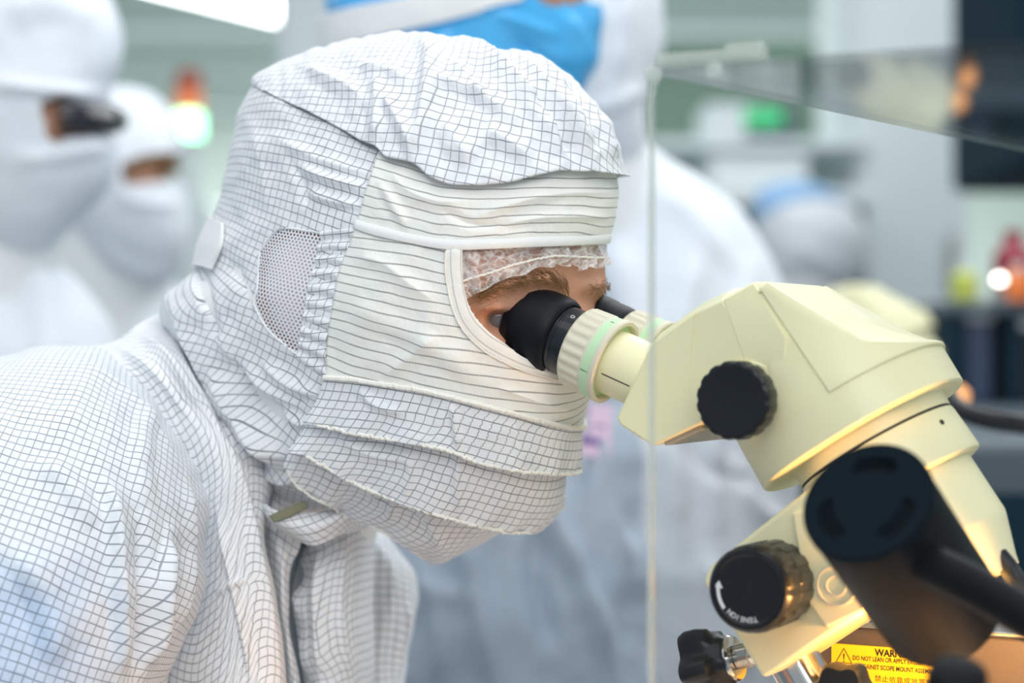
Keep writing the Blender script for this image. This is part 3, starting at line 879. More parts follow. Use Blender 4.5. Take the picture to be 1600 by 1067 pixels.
# shoulder yoke and the near front of the suit, from the collar down
sheet('front_panel', [
    [(60, 556, 1.42), (110, 546, 1.37), (183, 530, 1.345), (215, 507, 1.36), (250, 490, 1.40), (290, 486, 1.43)],
    [(90, 590, 1.33), (180, 562, 1.31), (240, 560, 1.30), (290, 556, 1.31), (330, 560, 1.35)],
    [(150, 660, 1.31), (240, 640, 1.292), (300, 640, 1.285), (345, 640, 1.293), (385, 650, 1.33)],
    [(200, 740, 1.31), (300, 730, 1.285), (345, 722, 1.275), (385, 712, 1.285), (430, 715, 1.32)],
    [(210, 850, 1.31), (310, 840, 1.285), (360, 830, 1.270), (408, 825, 1.285), (414, 827, 1.30)],
    [(200, 960, 1.31), (300, 950, 1.285), (370, 940, 1.265), (428, 940, 1.280), (434, 942, 1.295)],
    [(190, 1080, 1.31), (270, 1075, 1.285), (370, 1070, 1.262), (444, 1070, 1.275), (450, 1072, 1.29)],
    [(190, 1300, 1.31), (270, 1300, 1.285), (380, 1300, 1.262), (462, 1300, 1.272), (470, 1300, 1.29)],
], M['grid'], suit, 110, 220, folds=[
    ([(335, 780), (352, 860), (372, 960), (392, 1067)], .0040, 5, 16, 1.3), ([(368, 700), (392, 800), (418, 930), (440, 1067)], .0032, 14, 6, 1.3),
    ([(270, 500), (320, 590), (372, 690), (400, 740)], -.006, 16, 12, 1.6), ([(215, 520), (270, 570), (320, 650)], .006, 14, 14, 1.5),
    ([(180, 540), (250, 590), (300, 660)], .004, 12, 12, 1.5), ([(336, 930), (360, 915), (385, 905)], .003, 10, 10, 1.5)], seed=41, rot=4)
sheet('front_facing', [
    [(395, 735, 1.335), (430, 745, 1.33), (470, 770, 1.34)],
    [(405, 800, 1.32), (430, 825, 1.312), (470, 852, 1.315)],
    [(415, 870, 1.32), (440, 880, 1.308), (457, 885, 1.318)],
    [(425, 960, 1.32), (446, 965, 1.31), (452, 968, 1.32)],
    [(440, 1075, 1.32), (462, 1075, 1.31), (470, 1075, 1.32)],
    [(455, 1300, 1.32), (478, 1300, 1.31), (486, 1300, 1.32)]], M['grid'], suit, 40, 120, seed=44, rot=10)
M['zip'] = plain('dark_zip', srgb(70, 82, 92), .5, bump_s=.4, bump_scale=900)
mb = MB(); mb.add(*tube(T(*np.array(spline([(470, 842, 1.325), (456, 880, 1.322), (446, 925, 1.322), (453, 985, 1.322), (464, 1067, 1.322), (480, 1200, 1.322)], 60)).T), .0042, 8)); mb.build('zip', M['zip'], suit)
sheet('front_flap', [
    [(466, 838, 1.345), (500, 830, 1.335), (540, 812, 1.34), (564, 806, 1.36), (590, 810, 1.40)],
    [(470, 880, 1.335), (500, 875, 1.325), (540, 870, 1.332), (563, 868, 1.352), (585, 870, 1.40)],
    [(458, 930, 1.330), (495, 930, 1.318), (540, 930, 1.328), (563, 930, 1.348), (585, 930, 1.40)],
    [(450, 978, 1.330), (495, 985, 1.315), (540, 985, 1.325), (563, 985, 1.345), (585, 985, 1.40)],
    [(466, 1075, 1.330), (500, 1075, 1.315), (540, 1075, 1.325), (563, 1075, 1.345), (585, 1075, 1.40)],
    [(480, 1300, 1.330), (510, 1300, 1.315), (545, 1300, 1.325), (566, 1300, 1.345), (590, 1300, 1.40)]],
    M['grid'], suit, 70, 140, folds=[([(500, 850), (492, 930), (500, 1067)], .004, 14, 20, 1.6), ([(540, 830), (530, 930), (545, 1067)], .003, 14, 14, 1.6)], seed=47, rot=-4,
    extra=lambda u, v: .004 * np.sin(v * 34) * (1 - u) ** 6)
# collar under the chin and its hook tab
sheet('collar', [
    [(398, 770, 1.30), (425, 795, 1.285), (480, 800, 1.285), (535, 795, 1.30), (570, 800, 1.34)],
    [(408, 800, 1.30), (428, 815, 1.285), (485, 824, 1.28), (548, 806, 1.295), (575, 815, 1.34)],
    [(440, 830, 1.31), (455, 840, 1.295), (490, 852, 1.288), (535, 834, 1.300), (574, 826, 1.34)]],
    M['grid'], suit, 60, 40, folds=[([(545, 790), (560, 812), (566, 822)], .004, 8, 8, 1.5)], seed=50, rot=-14)
M['hook'] = plain('grey_green_hook_tape', srgb(128, 128, 104), .9, bump_s=.8, bump_scale=900)
sheet('hook_tape', [[(420, 806, 1.281), (446, 794, 1.280), (476, 782, 1.281)], [(428, 816, 1.279), (450, 808, 1.278), (482, 792, 1.279)]], M['hook'], suit, 20, 10, thick=.0015)
# the rest of the suit: trunk and trouser legs
mb = MB()
mb.add(*capsule([NECK - FW * .10 - UP * .03, (NECK + HIP) / 2 + UP * .02, HIP - UP * .02], [.125, .155, .165], 28))
for hp in (HPN, HPF):
    kn = np.array([hp[0] + .06, hp[1], .49]); an = np.array([hp[0], hp[1], .10])
    mb.add(*capsule([hp, kn, an], [.112, .082, .07], 20))
for sh, el, hd in ((SHN, ELN, HDN), (SHF, ELF, HDF)):
    mb.add(*capsule([el, (el + hd) / 2, hd - (hd - el) * .12], [.042, .038, .032], 16))
mb.add(*capsule([np.array([-.115, 1.365, 1.16]), NECK + [0, .04, 0]], [.066, .072], 20))
mb.add(*capsule([NECK - FW * .03 + [0, .06, 0], SHF + [-.05, .04, -.02]], [.075, .047], 18))
trunk = mb.build('trunk_and_trousers', M['white'], suit); remesh(trunk, .010, 4)
mb = MB()
for hp in (HPN, HPF):
    an = np.array([hp[0], hp[1], .085])
    mb = MB(); mb.add(*capsule([an + [-.04, 0, -.038], an + FW * .17 + [0, 0, -.044]], [.046, .04], 14)); mb.add(*capsule([an + [0, 0, .10], an], [.062, .05], 14))
    bo = mb.build('boot', M['white'], operator); remesh(bo, .007, 3)
# ------------------------------------------------------------------ microscope
P0 = T(935, 555, 1.20) + .031 * LT          # a point on its plane of symmetry
CAMP = np.array([0, 0, CAMZ])


def Mp(px, py, s):
    """point s metres to the operator's left of the microscope's plane of symmetry"""
    r = np.array([(px - PCX) / FPX, 1., -(py - PCY) / FPX])
    return CAMP + r * ((s + (P0 - CAMP) @ LT) / (r @ LT))


def mir(P): return P - 2 * ((P - P0) @ LT) * LT


TAU = math.radians(31.7)
DN = -math.cos(TAU) * UP + math.sin(TAU) * FW      # down the tilted column
FN = math.cos(TAU) * FW + math.sin(TAU) * UP       # away from the operator
CR = Mp(1349, 680, 0)


def L3(a, l, h): return CR + FN * a + LT * l - DN * h


CREAM = srgb(244, 239, 196)
M['cream'] = plain('cream_enamel', CREAM, .42, coat=.15, bump_s=.06, bump_scale=1400)
M['cream_light'] = plain('pale_cream_plastic', srgb(222, 217, 196), .5, bump_s=.05, bump_scale=1200)
M['mint'] = plain('mint_ring', srgb(198, 232, 190), .5)
M['rubber'] = plain('black_rubber', srgb(10, 15, 23), .5, bump_s=.12, bump_scale=1600)
M['black'] = plain('black_plastic', srgb(12, 17, 23), .36, coat=.12, bump_s=.08, bump_scale=1200)
M['blackmetal'] = plain('satin_black_barrel', srgb(22, 28, 36), .32, metal=.0, coat=.35, bump_s=.15, bump_scale=2400)
for k_ in ('rubber', 'black', 'blackmetal'): M[k_].node_tree.nodes['Principled BSDF'].inputs['Specular IOR Level'].default_value = .3
M['rubber'].node_tree.nodes['Principled BSDF'].inputs['Specular IOR Level'].default_value = .25
M['seam'] = plain('dark_gap', srgb(40, 36, 30), .8)
M['chrome'] = plain('chrome', srgb(214, 212, 208), .16, metal=1.)
M['glass'] = plain('coated_lens', srgb(20, 24, 40), .05, coat=1)
M['underplate'] = plain('grained_under_plate', srgb(176, 168, 152), .6, bump_s=.7, bump_scale=1500, vary=.15)
M['print_white'] = plain('white_print', srgb(235, 238, 240), .6)
M['print_black'] = plain('black_print', srgb(24, 24, 22), .6)


def hull(name, pts, mat, parent, bevel=.0015, seg=3):
    bm = bmesh.new()
    base = world_loc(parent)
    for p in pts: bm.verts.new(tuple(np.asarray(p) - base))
    r = bmesh.ops.convex_hull(bm, input=bm.verts)
    loose = [v for v in bm.verts if not v.link_faces]
    bmesh.ops.delete(bm, geom=loose, context='VERTS')
    bmesh.ops.dissolve_limit(bm, angle_limit=math.radians(2.5), verts=bm.verts, edges=bm.edges)
    me = bpy.data.meshes.new(name); bm.normal_update(); bm.to_mesh(me); bm.free()
    me.materials.append(mat); o = bpy.data.objects.new(name, me); COL.objects.link(o); o.parent = parent
    me.polygons.foreach_set('use_smooth', [True] * len(me.polygons))
    finish(o, bevel, seg, 30)
    return o


POSTB = L3(-.012, .0, -.215); POSTB[2] = .87
scope = empty('microscope', POSTB)
tag(scope, 'cream stereo microscope with black eyecups and black knobs in front of the operator', 'microscope')

# eyepieces
TH = math.radians(22)
AX = FW * math.cos(TH) - UP * math.sin(TH)
for sgn in (0, 1):
    e0 = T(935, 555, 1.20) + sgn * .062 * LT
    mb = MB(); mb.add(*lathe(e0, AX, [(-.046, .0150), (-.046, .0195), (-.0445, .0206), (-.024, .0206), (-.0235, .0201), (-.0225, .0201), (-.022, .0206), (-.012, .0206), (-.010, .018)], 72))
    ep = mb.build('eyepiece', M['blackmetal'], scope)
    mb = MB(); mb.add(*lathe(e0, AX, [(-.0570, .0150), (-.0585, .0178), (-.0580, .0194), (-.0560, .0206), (-.0515, .0219), (-.0512, .0217), (-.0508, .0222), (-.050, .0236), (-.046, .0242), (-.034, .0244), (-.029, .0241),
                                      (-.0262, .0229), (-.0252, .0214), (-.0262, .0203)], 80))
    mb.build('eyecup', M['rubber'], ep)
    if sgn:
        mb = MB(); mb.add(*lathe(e0, AX, [(-.034, .0238), (-.020, .0238), (-.0155, .0234), (-.0140, .0222), (-.0140, .0195)], 72)); mb.build('folded_skirt', M['rubber'], ep)
    mb = MB(); mb.add(*lathe(e0, AX, [(-.052, .0001), (-.052, .0150)], 40)); mb.build('eye_lens', M['glass'], ep)
    rib = lambda k, a: 1 + (.018 * np.clip(np.cos(a * 24) * 4, -1, 1) - .006 if 3 <= k <= 6 else 0 * a)
    mb = MB(); mb.add(*lathe(e0, AX, [(-.0138, .0200), (-.0140, .0228), (-.0128, .0242), (-.0110, .0246), (-.0095, .0246), (-.0010, .0250), (.0006, .0250), (.0012, .0247), (.0024, .0248)], 192, rib))
    mb.build('focus_collar', M['cream_light'], ep)
    mb = MB(); mb.add(*lathe(e0, AX, [(.0022, .0235), (.0024, .0249), (.0082, .0253), (.0084, .0240)], 96)); mb.build('scale_ring', M['mint'], ep)
    mb = MB(); mb.add(*lathe(e0, AX, [(.0082, .0240), (.0084, .0256), (.0112, .0258), (.0120, .0252), (.0120, .0232), (.009, .0225), (.006, .0220)], 96)); mb.build('collar_rim', M['cream_light'], ep)
    mb = MB(); mb.add(*lathe(e0, AX, [(.0045, .0150), (.0045, .0224)], 64)); mb.build('shadow_gap', M['seam'], ep)  # dark annulus: shade between collar and tube put into its colour
    mb = MB(); mb.add(*lathe(e0, AX, [(-.004, .0193), (.052, .0193)], 96)); mb.build('eyepiece_tube', M['cream'], scope)
    x_, y_, _d = frame(AX)
    nd = -LT * .94 - UP * .30; nd = nd - AX * (nd @ AX); nd /= np.linalg.norm(nd)
    td = np.cross(AX, nd)
    c = e0 + AX * .0235 + nd * .01935
    mb = MB(); mb.add(*box(c, .019, .00055, .0004, (AX, td, nd))); mb.build('index_line', M['print_black'], scope)
    c = e0 + AX * .0053 + nd * .02520
    mb = MB(); mb.add(*box(c, .005, .00022, .0003, (AX, td, nd))); mb.build('scale_mark', M['print_black'], ep)
    for k in ((-4, 4) if not sgn else (1, 2, 3)):
        a = k * .36; n2 = nd * math.cos(a) + td * math.sin(a); t2 = np.cross(AX, n2)
        mb = MB(); mb.add(*box(e0 + AX * .0058 + n2 * .02522, .0026, .0002, .0003, (AX, t2, n2))); mb.build('scale_mark', M['print_black'], ep)
    nd2 = -LT * .55 + UP * .83; nd2 = nd2 - AX * (nd2 @ AX); nd2 /= np.linalg.norm(nd2)
    mb = MB(); mb.add(*lathe(e0 - AX * .0185 + nd2 * .0203, nd2, [(0, .0014), (.0004, .0014), (.0004, .0007), (.0001, .0006), (.0001, .0001)], 20)); mb.build('set_screw', M['chrome'], ep)

# prism housing between the tubes and the body
PROF = [(1019, 535), (1086, 487), (1129, 468), (1176, 538), (1176, 600), (1098, 661), (1022, 697), (1012, 693), (968, 664), (963, 652)]
near = np.array([Mp(x, y, -.053) for x, y in PROF])
pts = []
for s, up in ((0, 0), (.009, .0045), (.022, .0075)):
    q = near + LT * s; q[:3] += UP * up; pts += list(q)
pts += [mir(p) for p in pts]
hull('prism_housing', pts, M['cream'], scope, .0016)
pl = [Mp(1034, 694, -.0525), Mp(1092, 667, -.0525)]
pl += [mir(p) for p in pl]
mb = MB(); v = np.array(pl)[[0, 1, 3, 2]]
nrm = np.cross(v[1] - v[0], v[3] - v[0]); nrm /= np.linalg.norm(nrm); nrm *= np.sign(nrm @ -UP)
ctr_ = v.mean(0); v = ctr_ + (v - ctr_) * .95
mb.add(np.concatenate([v - nrm * .001, v + nrm * .0012]), [(0, 1, 2, 3), (4, 7, 6, 5), (0, 4, 5, 1), (1, 5, 6, 2), (2, 6, 7, 3), (3, 7, 4, 0)])
mb.build('under_plate', M['underplate'], scope, smooth=False)
pts = [Mp(1129, 468, -.0532), Mp(1177, 440, -.0485), Mp(1230, 530, -.0575), Mp(1176, 538, -.0532), Mp(1224, 606, -.0575), Mp(1176, 606, -.0532), Mp(1190, 439, -.030)]
pts += [mir(p) for p in pts]
hull('body_shoulder', pts, M['cream'], scope, .0012)

mb = MB(); mb.add(*tube([Mp(1088, 490, -.0529), Mp(1078, 612, -.0529)], .0007, 8)); mb.build('mould_line', M['cream'], scope)

# tilted main body, cut by the sloping top
NA = 160
th = np.linspace(0, 2 * PI, NA, endpoint=False)
RB = .0625


def sect(h, grow=0., n=2.25):
    w = RB - max(0, h - .02) * .17 + grow
    r = 1 / (np.abs(np.cos(th)) ** n + np.abs(np.sin(th)) ** n) ** (1 / n)
    a = (RB + grow) * r * np.cos(th); l = w * r * np.sin(th)
    return a, l


def top_h(a): return np.where(a < .003, np.maximum(.0400, .0900 - (.003 - a) * 3.2), np.where(a < .012, .0930, np.where(a < .042, .0930 - (a - .012) * 1.85, np.maximum(.0375 - (a - .042) * .68, .0226))))


def ring(hs, grow=0., amin=-1.):
    a, l = sect(0, grow)
    a = np.maximum(a, amin)
    P = []
    h = hs(a) if callable(hs) else np.full(NA, hs)
    wf = (RB - np.maximum(0, h - .02) * .17 + grow) / (RB + grow)
    return np.array([L3(a[i], l[i] * wf[i], h[i]) for i in range(NA)])


rings = [ring(-.0012, -.004), ring(-.0010, -.0012), ring(0., 0.), ring(.0210, 0.)]
for k in np.linspace(.12, 1, 10):
    rings.append(ring(lambda a, k=k: .0210 + np.maximum(np.minimum(top_h(a), .0930) - .0230, .0004) * k))
ctr = rings[-1].mean(0)
mb = MB(); mb.add(*loops(rings)); mb.build('zoom_body', M['cream'], scope, bevel=.0)


def low_h(a):
    # lower border of the cover: level at .0215, rising to the ridge on the operator's side
    t = np.clip((.0150 - a) / .0085, 0, 8)
    return np.minimum(.0212 + t * .078, .0900)


def cov_top(a): return np.maximum(np.minimum(top_h(a), .0928), low_h(a) + .0004)


AM = .0062
rings = [ring(low_h, .0001, AM), ring(low_h, .0011, AM), ring(lambda a: np.minimum(low_h(a) + .0010, cov_top(a)), .0014, AM)]
for k in np.linspace(.15, .93, 8): rings.append(ring(lambda a, k=k: low_h(a) + (cov_top(a) - low_h(a)) * k, .0014, AM))
rings.append(ring(lambda a: cov_top(a) + .0002, .0006, AM)); rings.append(ring(lambda a: cov_top(a) + .0007, -.0012, AM + .001))
rings.append(ring(lambda a: cov_top(a) + .0007, -.012, AM + .004))
mb = MB(); mb.add(*loops(rings)); mb.build('top_cover', M['cream'], scope, angle=28)
tn = np.cross(L3(.03, 0, float(top_h(.03))) - L3(.02, 0, float(top_h(.02))), LT); tn /= np.linalg.norm(tn); tn *= np.sign(tn @ UP)
mb = MB(); cc = L3(.026, -.002, float(top_h(.026)) + .0009)
mb.add(*lathe(cc - tn * .001, tn, [(0, .0052), (.0012, .0052), (.0018, .0044), (.0012, .0034), (.0006, .0026), (.0006, .0001)], 40)); mb.build('cover_plug', M['cream'], scope)
# thin rule on the body's back corner
mb = MB(); mb.add(*tube(np.array([ring(.0200, .0001)[10], ring(.004, .0001)[10]]), .0003, 6)); mb.build('seam_line', M['seam'], scope)

OC = CR + FN * .003
mb = MB(); mb.add(*lathe(OC, -DN, [(-.0092, .0455), (-.0090, .0476), (.0005, .0480)], 128)); mb.build('neck_ring', M['cream'], scope)
mb = MB(); mb.add(*lathe(OC, -DN, [(-.0106, .0440), (-.0106, .0472), (-.0090, .0472), (-.0090, .0440)], 128)); mb.build('seam_ring', M['seam'], scope)
mb = MB(); mb.add(*lathe(OC, -DN, [(-.0385, .0400), (-.0385, .0460), (-.0372, .0494), (-.0355, .0500), (-.0125, .0482), (-.0106, .0478), (-.0104, .0460)], 128)); hr = mb.build('holder_ring', M['cream'], scope)
hp_ = OC - (-DN) * .0 + FN * .0485 + DN * .018
mb = MB(); mb.add(*lathe(OC + DN * .019 + (FN * .92 - LT * .39) * .0484, FN * .92 - LT * .39, [(0, .0016), (.0006, .0016), (.0006, .0001)], 16)); mb.build('set_screw', M['seam'], hr)
mb = MB(); mb.add(*lathe(OC, -DN, [(-.1035, .0300), (-.1030, .0352), (-.0985, .0362), (-.0765, .0432), (-.0740, .0438), (-.0380, .0424)], 128)); oc = mb.build('objective_cone', M['cream'], scope)
mb = MB(); mb.add(*lathe(OC, -DN, [(-.1010, .0001), (-.1000, .0300)], 64)); mb.build('objective_lens', M['glass'], oc)

# zoom knob on the near side, its twin on the far side
kn_flute = lambda n, amp, lo, hi: (lambda k, a: 1 - (amp * np.clip(np.cos(a * n) * 1.6, 0, 1) if lo <= k <= hi else 0 * a))
for flip in (0, 1):
    c0 = Mp(1172, 624, -.054); ax = -LT
    if flip: c0 = mir(c0); ax = LT
    mb = MB(); mb.add(*lathe(c0 - ax * .012, ax, [(0, .0222), (.0125, .0212), (.0145, .0205), (.0150, .0150)], 72)); zb = mb.build('knob_boss', M['cream'], scope)
    mb = MB(); mb.add(*lathe(c0 + ax * .0125, ax, [(0, .0170), (0, .0205), (.0012, .0214), (.003, .0217), (.0115, .0217), (.0132, .0212), (.0140, .0200), (.0142, .0186), (.0138, .0170), (.0137, .0001)], 216, kn_flute(16, .035, 2, 6)))
    mb.build('zoom_knob', M['black'], scope)

# focus mount
BF = -.045
BL = [(1097, 908), (1109, 884), (1196, 827), (1262, 762), (1335, 705), (1405, 830), (1348, 958), (1268, 1013), (1192, 1061)]
pts = [Mp(x, y, BF) for x, y in BL]; nb = np.array(pts)
pts += list(nb + LT * .078)
hull('focus_mount', pts, M['cream'], scope, .0028)
pp = [(1240, 800), (1262, 935), (1293, 980), (1350, 955), (1400, 890), (1340, 790)]
q = np.array([Mp(x, y, BF) for x, y in pp]); hull('side_cover', list(q + LT * .01) + list(q - LT * .0035), M['cream'], scope, .0016)
em = Mp(1306, 915, BF - .0036)
mb = MB(); mb.add(*lathe(em, -LT, [(-.001, .0115), (.0004, .0115), (.0006, .0108), (.0004, .0100), (-.001, .0100)], 60)); mb.build('embossed_ring', M['cream_light'], scope)
mb = MB(); mb.add(*lathe(em, -LT, [(-.001, .0060), (.0004, .0060), (.0006, .0054), (.0004, .0048), (-.001, .0048)], 40)); mb.build('embossed_ring', M['cream_light'], scope)

# tension knob with its lettering
tk = Mp(1165, 923, -.090)
mb = MB()
mb.add(*lathe(tk + LT * .046, -LT, [(0, .018), (0, .0228), (.002, .0238), (.0235, .0240), (.0245, .0232), (.0255, .0240), (.036, .0240), (.0405, .0232), (.0430, .0214), (.0436, .0190), (.0428, .0180), (.0428, .0001)], 240,
              lambda k, a: 1 - (.030 * np.clip((np.cos(a * 15) - .2) * 4, 0, 1) if 2 <= k <= 3 else (.045 * np.clip((np.cos(a * 12) - .55) * 6, 0, 1) if 5 <= k <= 6 else 0 * a))))
tkn = mb.build('tension_knob', M['black'], scope)
fc = tk + LT * .0030                       # centre of the knob's face
ex, ey = FW, UP


def on_face(ang, r): return fc + (ex * math.cos(ang) + ey * math.sin(ang)) * r - LT * .00015


V_, F_ = [], []
word = 'TENSION'
mb = MB()
adv = math.radians(9.2)
for i, ch in enumerate(word):
    v, f = text_mesh(ch, .0040, bold=.00006)
    w = v[:, 0].mean() if len(v) else 0
    ang = math.radians(-74) - (i) * adv             # from the right, round the bottom, letters' feet inwards
    rad = ex * math.cos(ang) + ey * math.sin(ang)
    tx = ex * math.sin(ang) - ey * math.cos(ang)     # reading direction (clockwise)
    c = fc + rad * .0147 - LT * .0002
    mb.add(c + (v[:, 0:1] - (v[:, 0].min() + v[:, 0].max()) / 2) * tx + v[:, 1:2] * rad, f)
mb.build('lettering', M['print_white'], tkn, smooth=False)
mb = MB(); aa = np.radians(np.linspace(218, 178, 20)); V = []
for a in aa: V += [on_face(a, .0160), on_face(a, .0180)]
mb.add(np.array(V), [(2 * i, 2 * i + 1, 2 * i + 3, 2 * i + 2) for i in range(19)])
mb.add(np.array([on_face(math.radians(179), .0143), on_face(math.radians(179), .0197), on_face(math.radians(165), .0170)]), [(0, 1, 2)])
mb.build('arrow_mark', M['print_white'], tkn, smooth=False)

# post, its knob, and the clamp screw with the lobed handle
pc = Mp(1243, 1035, -.006)
mb = MB(); bt = pc + DN * ((pc[2] - .89) / -DN[2]) * 1.0
mb.add(*lathe(pc - DN * .03, DN, [(0, .0150), (np.linalg.norm(bt - pc) + .03, .0150)], 64)); mb.build('post', M['chrome'], scope)
mb = MB(); mb.add(*box(np.array([bt[0] - .012, bt[1] + .005, .880]), .06, .055, .02, (FW, LT, UP))); mb.build('foot_plate', M['cream'], scope, bevel=.004)


def lobes(n, amp): return lambda k, a: 1 + amp * np.cos(a * n)


s0 = Mp(1172, 1022, -.022); s1 = Mp(1146, 1028, -.022); sd = s1 - s0; sd /= np.linalg.norm(sd)
mb = MB(); prof = [(-.012, .0062)]
for i in range(22): prof += [(i * .0010 - .0005, .0062), (i * .0010, .0070)]
mb.add(*lathe(s0, sd, prof, 28)); mb.build('clamp_screw', M['chrome'], scope)
mb = MB(); kc = s0 + sd * .0100
mb.add(*lathe(kc, sd, [(-.0015, .0060), (-.0015, .0125), (.0, .0135), (.0015, .0130)], 48)); mb.build('washer', M['chrome'], scope)
mb = MB(); mb.add(*lathe(kc + sd * .001, sd, [(0, .0125), (.002, .0140), (.006, .0148), (.009, .0185), (.015, .0198), (.022, .0198), (.026, .0180), (.0272, .0100), (.0272, .0001)], 120,
                         lambda k, a: 1 + (.16 if 3 <= k <= 6 else .03) * np.cos(a * 5 + .6)))
mb.build('clamp_handle', M['black'], scope)
kc = Mp(1314, 1085, -.030)
mb = MB(); mb.add(*lathe(kc + LT * .026, -LT, [(0, .010), (.012, .0125), (.014, .0165), (.026, .0168), (.029, .015), (.0295, .0001)], 120, lambda k, a: 1 + (.09 if k >= 2 else 0) * np.cos(a * 6))); mb.build('post_knob', M['black'], scope)
# lead out of the cone
mb = MB(); mb.add(*tube(spline([Mp(1560, 868, -.01), Mp(1578, 890, -.012), Mp(1598, 925, -.02), Mp(1640, 980, -.02), Mp(1720, 1010, .0)], 60), .0055, 14)); mb.build('power_lead', M['black'], scope)

# ------------------------------------------------------------------ lamp beside the microscope
M['lamp_black'] = plain('lamp_black', srgb(12, 16, 20), .45, coat=.0, bump_s=.05, bump_scale=900)
M['lamp_cap'] = plain('lamp_cap_black', srgb(13, 25, 34), .45, coat=.0)
LC = T(1359, 790, .99)
LX = np.array([.63 * .743, .669, -.77 * .743]); LX /= np.linalg.norm(LX)
for k_ in ('lamp_black', 'lamp_cap'): M[k_].node_tree.nodes['Principled BSDF'].inputs['Specular IOR Level'].default_value = .02
M['lamp_black'].node_tree.nodes['Principled BSDF'].inputs['Specular IOR Level'].default_value = .1
lamp = empty('illuminator_lamp', LC)
tag(lamp, 'black cylindrical lamp with slotted cap and thick arm nearest the camera before the microscope', 'lamp')
LR = .0325
mb = MB(); mb.add(*lathe(LC, LX, [(.0, .028), (.001, LR - .0006), (.003, LR), (.103, LR), (.106, LR - .001), (.106, LR - .003), (.060, LR - .003)], 120)); mb.build('lamp_body', M['lamp_black'], lamp)
# cap with three arc slots sunk into it
lx, ly, _ = frame(LX)
upv = UP - LX * (UP @ LX); upv /= np.linalg.norm(upv); rtv = np.cross(upv, LX)
nr, na = 60, 240
rr = np.linspace(0.0004, LR - .0022, nr); an = np.linspace(0, 2 * PI, na, endpoint=False)
A, R = np.meshgrid(an, rr)
dep = np.zeros_like(R)
for a0 in (86, 206, 326):
    da = np.abs((np.degrees(A) - a0 + 180) % 360 - 180) * R * PI / 180
    lim = .0085
    dd = np.hypot(np.maximum(da - lim, 0), (R - .0215))
    dep = np.maximum(dep, np.clip((.0040 - dd) / .0012, 0, 1))
Hc = -.0045 + .0045 * dep
V = LC + (R * np.cos(A))[..., None] * rtv + (R * np.sin(A))[..., None] * upv + Hc[..., None] * LX
rim = []
for (r_, h_) in ((LR - .0018, -.0050), (LR - .0008, -.0050), (LR + .0004, -.0038), (LR + .0006, .0), (LR - .001, .0015)):
    rim.append(LC + r_ * np.cos(an)[:, None] * rtv + r_ * np.sin(an)[:, None] * upv + h_ * LX)
V = np.concatenate([V.reshape(-1, 3)] + rim)
mb = MB(); mb.add(V, gridfaces(nr + len(rim), na, True)); mb.build('lamp_cap', M['lamp_cap'], lamp, angle=60)
mb = MB(); mb.add(*tube(spline([T(1430, 868, 1.005), T(1462, 886, .978), T(1530, 921, .962), T(1640, 985, .94), T(1760, 1060, .93), T(1900, 1200, .92)], 80), .0102, 24)); mb.build('lamp_arm', M['lamp_black'], lamp)
M['filament'] = emit('lamp_face', (1, .62, .28, 1), 3.)
mb = MB(); mb.add(*lathe(LC + LX * .095, LX, [(0, .0001), (0, .029)], 48)); mb.build('lamp_face', M['filament'], lamp)
mb = MB(); bc = LC + LX * .112
mb.add(*lathe(bc - LX * .018, LX, [(0, .004), (.008, .007), (.018, .010), (.026, .007), (.0285, .0001)], 32)); mb.build('bulb', M['filament'], lamp)
l = bpy.data.lights.new('halogen_bulb', 'POINT'); l.energy = 1.9; l.color = (1, .47, .14); l.shadow_soft_size = .012
lo = bpy.data.objects.new('halogen_bulb', l); COL.objects.link(lo); lo.location = tuple(bc + LX * .022)

# small black knob in front, at the lower edge
kc = T(1493, 1076, .885)
kb = MB(); kb.add(*lathe(kc, np.array([.05, -.5, .85]), [(-.026, .009), (-.0035, .0128), (.005, .0135), (.009, .0125), (.0105, .009), (.0105, .0001)], 60))
kb.add(*tube([kc - np.array([.05, -.5, .85]) * .028, np.array([kc[0], kc[1] + .015, .97]), np.array([kc[0], kc[1] + .025, .8705])], .007, 12))
tag(kb.build('clamp_knob', M['lamp_black']), 'round black knob at the bottom edge in front of the yellow warning sign', 'knob')

# ------------------------------------------------------------------ bench, instrument housing, sign, stage
M['bench'] = plain('bench_laminate', srgb(226, 229, 230), .45)
M['taupe'] = plain('taupe_metal', srgb(84, 78, 76), .5, bump_s=.15, bump_scale=1500)
M['steel'] = plain('brushed_steel', srgb(190, 188, 184), .3, metal=1)
bench = empty('work_bench', (.35, 1.25, 0))
tag(bench, 'pale work bench that carries the microscope and the taupe instrument housing', 'bench')
mb = MB(); mb.add(*box((.63, 1.30, .85), 1.25, .80, .04)); mb.build('bench_top', M['bench'], bench, bevel=.004)
for x in (.05, 1.20):
    for y in (.95, 1.65):
        mb = MB(); mb.add(*box((x, y, .415), .05, .05, .83)); mb.build('leg', M['steel'], bench, bevel=.003)
PS = .068
pa, pb = Mp(1215, 986, PS), Mp(1640, 986, PS)
zt = float(Mp(1420, 986, PS)[2])
f0 = (pa - P0) @ FW; f1 = f0 + .40
cx = P0 + FW * (f0 + f1) / 2 + LT * (PS + .075); cx[2] = (.8705 + zt) / 2
house = empty('instrument_housing', (cx[0], cx[1], .8705))
tag(house, 'taupe metal instrument housing with bright top rim, behind the microscope post', 'machine')
mb = MB(); mb.add(*box(cx, f1 - f0, .15, zt - .8705, (FW, LT, UP))); mb.build('casing', M['taupe'], house, bevel=.003)
c2 = cx.copy(); c2[2] = zt + .0015
mb = MB(); mb.add(*box(c2, f1 - f0 + .002, .152, .003, (FW, LT, UP))); mb.build('top_rim', M['steel'], house, bevel=.001)
